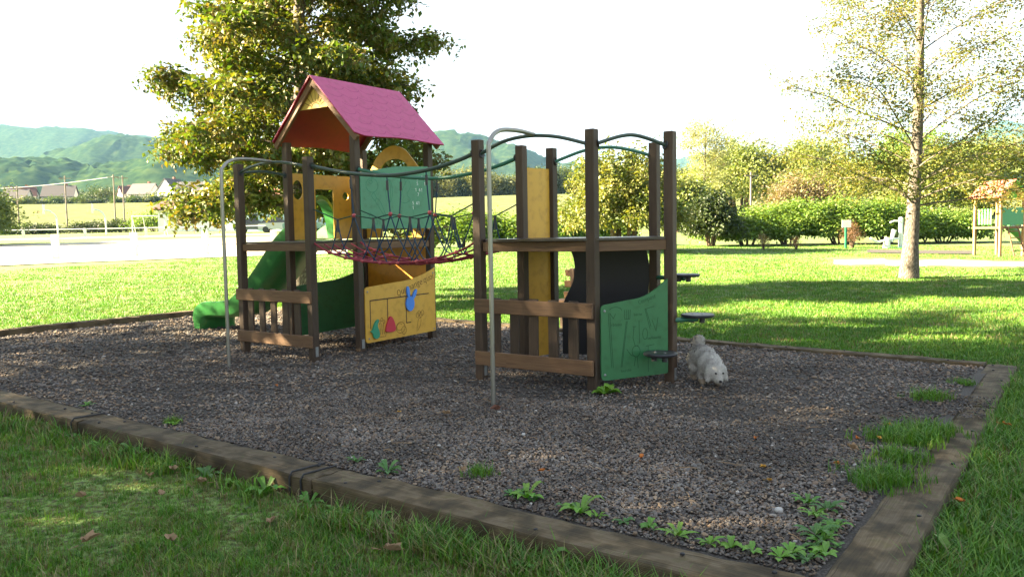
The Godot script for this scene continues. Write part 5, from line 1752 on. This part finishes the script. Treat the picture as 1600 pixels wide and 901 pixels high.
func park_things() -> void:
	# second small play house in the sun
	var base := on_ground(18.75, -31.0)
	var t := thing("play_house", "small play house tower with red and green gabled roof in the sun", "play house", base + Vector3(-0.05, 0, 0), -1.3)
	t.scale = Vector3(0.78, 1.0, 0.9)
	for x in [-0.75, 0.75]:
		for z in [-0.6, 0.6]:
			var q := Mb.new()
			q.box(Vector3(0.11, 2.15, 0.11), Vector3(x, 1.05, z), Basis(), 0.008)
			part("post", q.mesh(), m.pale_wood, t)
	var q := Mb.new()
	q.box(Vector3(1.6, 0.09, 1.3), Vector3(0, 1.08, 0))
	part("deck", q.mesh(), m.board0, t)
	for s in [-1.0, 1.0]:
		q = Mb.new()
		var dn := Vector3(0, -0.62, s * 0.78).normalized()
		q.box(Vector3(1.9, 0.03, 1.05), Vector3.ZERO, Basis(), 0.006)
		part("roof_panel", q.mesh(), m.orange_roof if s > 0 else m.house_green, t, Transform3D(Basis(Vector3.RIGHT, s * 0.67), Vector3(0, 2.86, 0) + dn * 0.52))
		q = Mb.new()
		q.panel(pack([Vector2(-0.72, 2.1), Vector2(0.72, 2.1), Vector2(0.72, 2.25), Vector2(0, 2.82), Vector2(-0.72, 2.25)]), 0.02, [pack(arc(0, 2.28, 0.2, 0.16, 0, 350, 14))])
		part("gable_panel", q.mesh(), m.yellow, t, Transform3D(Basis(Vector3(0, 0, -1), Vector3.UP, Vector3(1, 0, 0)), Vector3(s * 0.8, 0, 0)))
	for k in 5:
		q = Mb.new()
		q.box(Vector3(0.1, 0.6, 0.02), Vector3(-0.5 + k * 0.17, 1.5, 0.6))
		part("railing_slat", q.mesh(), m.house_green, t)
	q = Mb.new()
	q.box(Vector3(0.03, 0.65, 1.1), Vector3(0.78, 1.5, 0))
	part("side_panel", q.mesh(), m.teal, t)
	for k in 4:
		q = Mb.new()
		q.tube([Vector3(0.85 + 0.1 * (3 - k), 0.22 + k * 0.24, -0.25), Vector3(0.85 + 0.1 * (3 - k), 0.22 + k * 0.24, 0.25)], 0.025, 6)
		part("ladder_rung", q.mesh(), m.board0, t)
	for z in [-0.27, 0.27]:
		q = Mb.new()
		q.tube([Vector3(1.22, 0, z), Vector3(0.8, 1.1, z)], 0.035, 6)
		part("ladder_rail", q.mesh(), m.board0, t)
	q = Mb.new()
	q.tube(curve([Vector3(-0.2, 1.1, -0.7), Vector3(-0.2, 0.9, -1.1), Vector3(-0.2, 0.35, -1.9), Vector3(-0.2, 0.15, -2.5)], 5), 0.16, 10)
	part("slide", q.mesh(), m.slide, t)
	structure("sand_path", sheet(29.0, 33.0, 24, 0.38, 0.85, 120, func(x, z): return ground_y(x, z) + 0.03 - 0.12 * maxf(0.0, absf(Vector2(x, z).length() - 31.0) - 1.1 + nz.get_noise_2d(x * 30, z * 30) * 1.2)), m.sand)
	# information sign, fitness trainer, picnic table
	t = thing("park_sign", "white notice board on a green post by the brown shrub", "sign", on_ground(15.74, -38.0), 0.0)
	q = Mb.new()
	q.box(Vector3(0.09, 1.2, 0.09), Vector3(0, 0.55, 0))
	part("post", q.mesh(), m.sign_green, t)
	q = Mb.new()
	q.box(Vector3(0.42, 0.34, 0.03), Vector3(0, 1.15, 0.07))
	part("board", q.mesh(), m.white_paint, t)
	t = thing("fitness_trainer", "pale grey outdoor fitness trainer with seat and lever arms", "fitness trainer", on_ground(18.1, -38.0), 0.2)
	q = Mb.new()
	q.tube([Vector3(0.25, 0, 0), Vector3(0.25, 1.35, 0)], 0.1, 12)
	q.lathe([Vector2(0.1, 1.35), Vector2(0.09, 1.42), Vector2(0, 1.45)], 12, Vector3(0.25, 0, 0))
	part("column", q.mesh(), m.fit_grey, t)
	q = Mb.new()
	q.tube(curve([Vector3(0.25, 1.25, 0), Vector3(-0.15, 1.27, 0.1), Vector3(-0.4, 1.2, 0.1)], 4), 0.04, 8)
	part("arm", q.mesh(), m.fit_grey, t)
	q = Mb.new()
	q.tube(curve([Vector3(0.25, 0.45, 0), Vector3(-0.5, 0.38, 0), Vector3(-1.0, 0.3, 0), Vector3(-1.35, 0.48, 0)], 4), 0.055, 8)
	part("beam", q.mesh(), m.fit_grey, t)
	q = Mb.new()
	q.tube([Vector3(-0.5, 0.0, 0), Vector3(-0.45, 0.5, 0)], [0.18, 0.12], 10)
	part("foot", q.mesh(), m.fit_grey, t)
	q = Mb.new()
	q.tube([Vector3(-0.25, 0.3, 0), Vector3(-0.1, 0.85, 0)], [0.07, 0.11], 8)
	part("seat", q.mesh(), m.fit_grey, t)
	q = Mb.new()
	q.tube(curve([Vector3(0.25, 0.6, 0), Vector3(0.8, 0.55, 0), Vector3(1.2, 0.62, 0)], 4), 0.04, 8)
	part("arm", q.mesh(), m.fit_grey, t)
	q = Mb.new()
	q.lathe([Vector2(0.4, 0), Vector2(0.38, 0.04), Vector2(0, 0.05)], 16, Vector3(0.25, 0, 0))
	part("base_plate", q.mesh(), m.sign_green, t)
	structure("fitness_pad", sheet(36.8, 39.5, 4, 0.415, 0.52, 16, func(x, z): return ground_y(x, z) + 0.03), m.gravel_bed)
	t = thing("picnic_table", "dark wooden picnic table in the shade behind the tree trunk", "picnic table", on_ground(24.6, -48.0), 0.3)
	q = Mb.new()
	q.box(Vector3(1.8, 0.06, 0.75), Vector3(0, 0.75, 0))
	part("table_top", q.mesh(), m.post0, t)
	for s in [-0.65, 0.65]:
		q = Mb.new()
		q.box(Vector3(1.8, 0.05, 0.26), Vector3(0, 0.45, s))
		part("seat", q.mesh(), m.post0, t)
	for s in [-0.6, 0.6]:
		q = Mb.new()
		q.tube([Vector3(s, 0, -0.6), Vector3(s, 0.75, -0.15)], 0.05, 6)
		q.tube([Vector3(s, 0, 0.6), Vector3(s, 0.75, 0.15)], 0.05, 6)
		part("leg", q.mesh(), m.post0, t)

func hill(called: String, dist: float, prof: Array, depth: float, sd: int) -> void:
	# profile points: [x, height] of the crest at the given distance
	var b := Mb.new()
	var nx := 260
	var ny := 26
	var x0: float = prof[0][0]
	var x1: float = prof[prof.size() - 1][0]
	var pts := []
	for i in nx + 1:
		var x := lerpf(x0, x1, float(i) / nx)
		var h := 0.0
		for k in prof.size() - 1:
			if x >= prof[k][0] and x <= prof[k + 1][0]:
				var s: float = (x - prof[k][0]) / (prof[k + 1][0] - prof[k][0])
				h = lerpf(prof[k][1], prof[k + 1][1], s * s * (3.0 - 2.0 * s))
		var row := []
		for j in ny + 1:
			var t := float(j) / ny
			var up := sin(clampf(t / 0.7, 0, 1) * PI / 2) if t < 0.7 else cos((t - 0.7) / 0.3 * PI / 2)
			var z := -dist + depth * (0.7 - t)
			var f := 1.0 + (0.7 - t) * depth / dist * -0.6
			var y := 15.0 + (h - 15.0) * up
			y += nz.get_noise_2d(x * 0.03 * 1000.0 / dist * 8.0 + sd * 100, z * 0.03 * 1000.0 / dist * 8.0) * h * 0.16 * up * (1.0 - smoothstep(0.55, 0.7, t))
			y += (absf(nz.get_noise_2d(x * 2.0 + sd * 50, z * 2.0)) * 9.0 + nz.get_noise_2d(x * 0.5, z * 0.5 + sd * 90) * 6.0) * up
			row.append(Vector3(x * f, y, z))
		pts.append(row)
	for i in nx:
		for j in ny:
			b.quad(pts[i][j], pts[i + 1][j], pts[i + 1][j + 1], pts[i][j + 1])
	structure(called, smooth(b, 50.0), m.forest)

func crest(dist: float, pix: Array) -> Array:
	# angles (in thousandths of the distance, and of height above eye level) to metres
	var o := []
	for p in pix:
		o.append([dist * p[0] / 1000.0, 1.4 + dist * p[1] / 1000.0])
	return o

func hills() -> void:
	hill("hill", 2600.0, crest(2600.0, [[-1000, 90], [-800, 116], [-634, 125], [-586, 132], [-539, 133], [-491, 130], [-463, 125], [-428, 122], [-372, 108], [-277, 86], [-150, 70], [160, 55], [300, 40]]), 1300.0, 1)
	hill("hill", 1600.0, crest(1600.0, [[-640, 60], [-586, 84], [-531, 108], [-475, 124], [-416, 119], [-372, 120], [-317, 113], [-253, 96], [-190, 92], [-158, 103], [-111, 112], [-79, 115], [-48, 115], [0, 103], [71, 76], [127, 57], [220, 40], [330, 20]]), 700.0, 2)
	hill("hill", 950.0, crest(950.0, [[-1000, 70], [-760, 92], [-634, 99], [-586, 100], [-547, 96], [-507, 82], [-451, 90], [-396, 106], [-317, 87], [-238, 70], [-120, 56], [30, 44], [140, 36], [260, 20]]), 420.0, 3)
	hill("hill", 3400.0, crest(3400.0, [[100, 60], [190, 76], [238, 85], [285, 87], [309, 78], [365, 74], [475, 86], [555, 100], [594, 113], [634, 114], [713, 118], [870, 104], [1000, 80]]), 1500.0, 4)

func vegetation() -> void:
	var leaf_a := clump(12, 0.2, 0.1, 0.065, 5)
	var leaf_b := clump(11, 0.2, 0.085, 0.05, 6)
	var leaf_c := clump(16, 0.5, 0.26, 0.15, 7)
	var warm := [Color(0.075, 0.14, 0.02), Color(0.12, 0.17, 0.026), Color(0.19, 0.19, 0.035), Color(0.15, 0.115, 0.04), Color(0.06, 0.11, 0.018)]
	# the big tree behind the roofed tower
	var big := {"seed": 5, "height": 11.5, "radius": 0.22, "start": 1.9, "profile": [Vector2(0, 2.4), Vector2(1.9, 2.8), Vector2(3.4, 3.0), Vector2(6.5, 2.9), Vector2(9.5, 2.0), Vector2(12, 0.6)], "limbs": 66, "limb_pow": 1.1, "rise0": 0.02, "rise1": 0.85, "sub_every": 0.25, "sub_len": 0.85, "per_m": 23.0, "leaf_scale": 1.2, "clump": leaf_a, "palette": warm, "droop": 0.16, "jitter": 0.13}
	tree("broadleaf_tree", "big leafy tree turning yellow behind the roofed play tower", on_ground(-4.55, -17.8), big)
	# open sunlit tree by the path
	var slim := {"seed": 12, "height": 12.5, "radius": 0.19, "start": 1.9, "lean": Vector3(0.018, 0, 0), "profile": [Vector2(0, 3.3), Vector2(2.2, 4.0), Vector2(4.0, 3.6), Vector2(8.0, 3.8), Vector2(13, 1.2)], "limbs": 54, "limb_pow": 1.5, "rise0": 0.34, "rise1": 1.15, "sub_every": 0.3, "sub_len": 0.72, "per_m": 9.0, "leaf_scale": 1.05, "clump": leaf_b, "palette": [Color(0.17, 0.2, 0.035), Color(0.23, 0.22, 0.04), Color(0.13, 0.18, 0.03), Color(0.24, 0.19, 0.05)], "droop": 0.1, "limb_thick": 0.13, "bare": 0.2, "jitter": 0.14}
	tree("broadleaf_tree", "slender sunlit tree with thin yellowing leaves beside the sand path", on_ground(10.6, -21.5), slim)
	# row of trees beyond the frame whose shade lies over the gravel
	var row := [[-14.6, -7.4, 1.0, "first shade tree of the row outside the picture"], [-16.6, -10.2, 2.0, "high-crowned second shade tree of the row outside the picture"], [-14.8, -3.6, 3.5, "third shade tree of the row outside the picture"], [-15.2, 0.2, 5.0, "fourth shade tree of the row outside the picture"], [-18.0, -4.2, 4.0, "tall shade tree behind the row outside the picture"]]
	var shade: Node3D
	for k in row.size():
		var at := on_ground(row[k][0], row[k][1])
		if k == 0:
			var o := big.duplicate()
			o.seed = 31
			o.per_m = 7.0
			o.start = 1.4
			o.limbs = 56
			o.profile = [Vector2(0, 2.6), Vector2(1.4, 3.4), Vector2(3.4, 4.0), Vector2(6.5, 3.8), Vector2(9.5, 2.4), Vector2(12, 0.6)]
			shade = tree("shade_tree", row[k][3], at, o, "shade trees outside the picture")
		elif k == 1:
			var o := big.duplicate()
			o.seed = 34
			o.per_m = 7.0
			o.start = 3.6
			o.limbs = 40
			tree("shade_tree", row[k][3], at, o, "shade trees outside the picture").scale = Vector3.ONE * 1.35
		else:
			var d: Node3D = shade.duplicate()
			d.name = numbered("shade_tree")
			add_child(d)
			d.position = at
			d.rotation.y = row[k][2]
			tag(d, row[k][3], "tree", "shade trees outside the picture")
			if k == 4:
				d.scale = Vector3.ONE * 1.4
	var bright := [Color(0.15, 0.21, 0.055), Color(0.2, 0.25, 0.07), Color(0.25, 0.27, 0.09)]
	var green := [Color(0.1, 0.2, 0.035), Color(0.16, 0.27, 0.045), Color(0.22, 0.31, 0.065)]
	var dark := [Color(0.022, 0.04, 0.012), Color(0.035, 0.06, 0.016), Color(0.05, 0.08, 0.02)]
	shrub("round_tree", "round yellow-green sunlit bushy tree behind the open tower", "tree", on_ground(5.0, -36.0), Vector3(2.5, 4.0, 2.4), 3200, leaf_a, 1.6, [Color(0.1, 0.15, 0.035), Color(0.17, 0.2, 0.045), Color(0.22, 0.22, 0.06)], 3)
	shrub("dark_bush", "dark green upright bush standing alone on the lawn", "bush", on_ground(10.4, -42.0), Vector3(1.3, 2.5, 1.3), 1300, leaf_a, 1.6, dark, 4)
	var hx := [[12.9, -44.2, 1.7, 1.7], [15.4, -44.8, 2.0, 2.1], [18.2, -44.6, 2.2, 2.3], [20.9, -45.0, 1.8, 2.1], [24.6, -46.0, 1.9, 1.6]]
	for k in hx.size():
		shrub("spreading_shrub", ["spreading green shrub touching the dark bush", "wide green shrub behind the pale sapling", "tall spreading shrub with bright tips left of the notice board", "dense shrub behind the fitness trainer", "low bright shrub beyond the tree trunk"][k], "shrub", on_ground(hx[k][0], hx[k][1]), Vector3(hx[k][2] * 1.4, hx[k][3], 1.6), 2300, leaf_b, 1.9, green, 20 + k, "spreading shrubs across the lawn")
	for k in 7:
		var x := -4.6 + k * 1.75
		shrub("hedge_shrub", ["hedge shrub behind the rope bridge knots", "hedge shrub at the steel pole", "hedge shrub beside the yellow tall panel", "hedge shrub seen under the arch bar", "hedge shrub in front of the round tree", "hedge shrub beyond the open tower's deck", "hedge shrub at the end by the round tree"][k], "shrub", on_ground(x, -47.0 + 0.4 * sin(k * 2.0)), Vector3(1.35, 1.75 + 0.25 * sin(k * 1.7), 1.3), 750, leaf_b, 2.2, green, 40 + k, "hedge shrubs behind the towers")
	shrub("brown_shrub", "twiggy brown shrub beside the notice board", "shrub", on_ground(16.2, -38.4), Vector3(0.5, 1.2, 0.5), 160, leaf_b, 0.8, [Color(0.2, 0.1, 0.06), Color(0.26, 0.16, 0.1)], 61)
	shrub("sapling", "small pale leaved sapling on the lawn, nearest the dark bush", "sapling", on_ground(11.55, -37.0), Vector3(0.2, 0.75, 0.2), 50, leaf_b, 0.8, [Color(0.3, 0.25, 0.1), Color(0.32, 0.22, 0.14)], 62)
	shrub("sapling", "small bare reddish sapling between the other sapling and the sign", "sapling", on_ground(13.05, -37.0), Vector3(0.25, 0.62, 0.25), 36, leaf_b, 0.7, [Color(0.3, 0.16, 0.1), Color(0.3, 0.22, 0.12)], 63)
	shrub("pink_bush", "pinkish brown feathery bush behind the spreading shrubs", "bush", on_ground(24.0, -66.0), Vector3(3.2, 4.4, 2.2), 1400, leaf_b, 2.6, [Color(0.24, 0.18, 0.12), Color(0.22, 0.18, 0.1)], 64)
	# trees in the middle distance
	var mid := [[14.6, -70.0, 2.2, 4.4, "loose yellow-green tree left of the dark bush", bright], [27.0, -95.0, 5.0, 9.0, "broad pale tree behind the utility post", bright], [34.0, -92.0, 5.5, 9.0, "large pale green tree behind the slender tree", bright], [46.0, -94.0, 6.0, 10.0, "large hazy tree beyond the play house", green], [58.0, -98.0, 6.0, 9.0, "hazy green tree at the edge beyond the play house", bright], [38.0, -72.0, 4.5, 6.5, "dense sunlit tree directly behind the tree trunk", bright]]
	for k in mid.size():
		shrub("field_tree", mid[k][4], "tree", on_ground(mid[k][0], mid[k][1]), Vector3(mid[k][2], mid[k][3], mid[k][2]), 1900, leaf_c, 1.2, mid[k][5], 70 + k, "trees beyond the lawn")
	tree("willow_tree", "tall feathery pale tree above the dark bush", on_ground(19.2, -80.0), {"seed": 15, "height": 9.6, "radius": 0.22, "start": 3.4, "profile": [Vector2(0, 1.5), Vector2(3.4, 2.0), Vector2(6, 2.6), Vector2(8.5, 1.8), Vector2(10, 0.7)], "limbs": 34, "rise0": 0.2, "rise1": 1.0, "sub_every": 0.4, "sub_len": 0.8, "per_m": 4.0, "leaf_scale": 0.8, "clump": leaf_c, "palette": [Color(0.26, 0.29, 0.12), Color(0.33, 0.33, 0.16)], "droop": 0.25, "jitter": 0.3})
	utility_pole("short wooden post in the field beyond the shrubs", 25.5, -86.0, 5.4, m.pole_wood)
	shrub("round_tree", "bright green roundish tree at the edge beyond the white fence", "tree", on_ground(-44.5, -66.0), Vector3(3.2, 5.0, 3.0), 2200, leaf_c, 0.9, [Color(0.09, 0.15, 0.03), Color(0.15, 0.2, 0.04)], 81)
	var low := [[-56, -96], [-51, -98], [-46.5, -97], [-41.8, -95], [-39.0, -99], [-34.0, -102], [-60, -96]]
	for k in low.size():
		shrub("roadside_shrub", "low dark roadside shrub behind the sports ground", "shrub", on_ground(low[k][0], low[k][1]), Vector3(2.8, [1.0, 1.1, 1.3, 2.2, 2.0, 2.2, 1.0][k], 1.2), 420, leaf_c, 0.8, dark if k < 3 else green, 90 + k, "low shrubs behind the sports ground")
	# wood along the far field and gardens of the village: masses
	rng.seed = 200
	var xf := []
	var cols := []
	for k in 60:
		var x := -42.0 + k * 1.9 + rng.randf_range(-1, 1)
		var z := -208.0 - rng.randf_range(0, 16)
		var h := rng.randf_range(5.0, 9.0)
		var tint := pick([Color(0.05, 0.085, 0.025), Color(0.1, 0.13, 0.04), Color(0.15, 0.16, 0.05)])
		for w in 150:
			var d := Vector3(rng.randfn(), rng.randfn(), rng.randfn()).normalized() * pow(rng.randf(), 0.4)
			xf.append(Transform3D(spin(rng.randf_range(1.6, 2.8)), Vector3(x + d.x * h * 0.4, ground_y(x, z) + h * 0.5 + d.y * h * 0.52, z + d.z * h * 0.4)))
			var g := rng.randf_range(0.8, 1.2)
			cols.append(Color(tint.r * g, tint.g * g, tint.b * g))
	multi("woodland", leaf_c, m.leaf, xf, cols, self).set_meta("label", "hazy row of woodland trees along the far field")
	xf = []
	cols = []
	for k in 90:
		var x := rng.randf_range(-185.0, -60.0)
		var z := -236.0 - rng.randf_range(0, 90)
		if k < 34:
			x = -160.0 + k * 2.3
			z = -234.0 + rng.randf_range(-3, 3)
		var h := rng.randf_range(3.0, 6.5) if k >= 34 else rng.randf_range(1.0, 2.6)
		var tint := pick([Color(0.03, 0.055, 0.02), Color(0.06, 0.1, 0.025), Color(0.14, 0.16, 0.04)])
		for w in 90:
			var d := Vector3(rng.randfn(), rng.randfn(), rng.randfn()).normalized() * pow(rng.randf(), 0.4)
			xf.append(Transform3D(spin(rng.randf_range(1.6, 2.6)), Vector3(x + d.x * h * 0.45, ground_y(x, z) + h * 0.48 + d.y * h * 0.5, z + d.z * h * 0.45)))
			var g := rng.randf_range(0.8, 1.2)
			cols.append(Color(tint.r * g, tint.g * g, tint.b * g))
	multi("woodland", leaf_c, m.leaf, xf, cols, self).set_meta("label", "garden trees and hedges among the village houses")

func _ready() -> void:
	# camera
	var cam := Camera3D.new()
	cam.name = "camera"
	cam.fov = 39.29
	cam.near = 0.05
	cam.far = 9000.0
	cam.position = Vector3(0, 1.4, 0)
	cam.basis = Basis(Vector3.RIGHT, deg_to_rad(-4.0)) * Basis(Vector3.BACK, deg_to_rad(-1.0))
	add_child(cam)
	cam.current = true
	# sky, sun, exposure
	var env := Environment.new()
	env.background_mode = Environment.BG_SKY
	var sky := Sky.new()
	var sm := ProceduralSkyMaterial.new()
	sm.sky_top_color = Color(0.07, 0.078, 0.094).linear_to_srgb()
	sm.sky_horizon_color = Color(0.124, 0.125, 0.126).linear_to_srgb()
	sm.sky_curve = 0.2
	sm.ground_bottom_color = Color(0.08, 0.09, 0.05).linear_to_srgb()
	sm.ground_horizon_color = Color(0.2, 0.2, 0.19).linear_to_srgb()
	sm.sun_angle_max = 12.0
	sky.sky_material = sm
	env.sky = sky
	env.tonemap_mode = Environment.TONE_MAPPER_LINEAR
	env.tonemap_exposure = 14.0
	env.sdfgi_enabled = true
	env.ssao_enabled = true
	env.ssil_enabled = true
	env.fog_enabled = true
	env.fog_density = 0.00008
	env.fog_light_color = Color(0.6, 0.82, 1.0)
	var we := WorldEnvironment.new()
	we.name = "environment"
	we.environment = env
	add_child(we)
	var sun := DirectionalLight3D.new()
	sun.name = "sun"
	sun.light_energy = 1.6
	sun.light_angular_distance = 0.5
	sun.light_color = Color(1.0, 0.91, 0.75)
	sun.shadow_enabled = true
	add_child(sun)
	sun.look_at_from_position(Vector3(-0.9, 0.43, 0.02) * 50.0, Vector3.ZERO)
	nz.seed = 4
	nz.frequency = 0.02
	nz.fractal_octaves = 3
	make_materials()
	m.stone_pale = std(Color(0.4, 0.39, 0.37), 0.8)
	# ground
	structure("lawn", sheet(0.5, 115.0, 150, -PI, PI, 300, ground_y), m.lawn)
	structure("field", sheet(105.0, 5200.0, 60, -1.3, 1.3, 120, func(x, z): return ground_y(x, z) - 0.1 * (1.0 - smoothstep(105.0, 116.0, Vector2(x, z).length()))), m.field)
	hills()
	edging()
	gravel()
	roofed_tower()
	open_tower()
	rope_bridge()
	bench()
	dog()
	vegetation()
	background()
	park_things()
	grass()
	weeds()
	fallen_leaves()
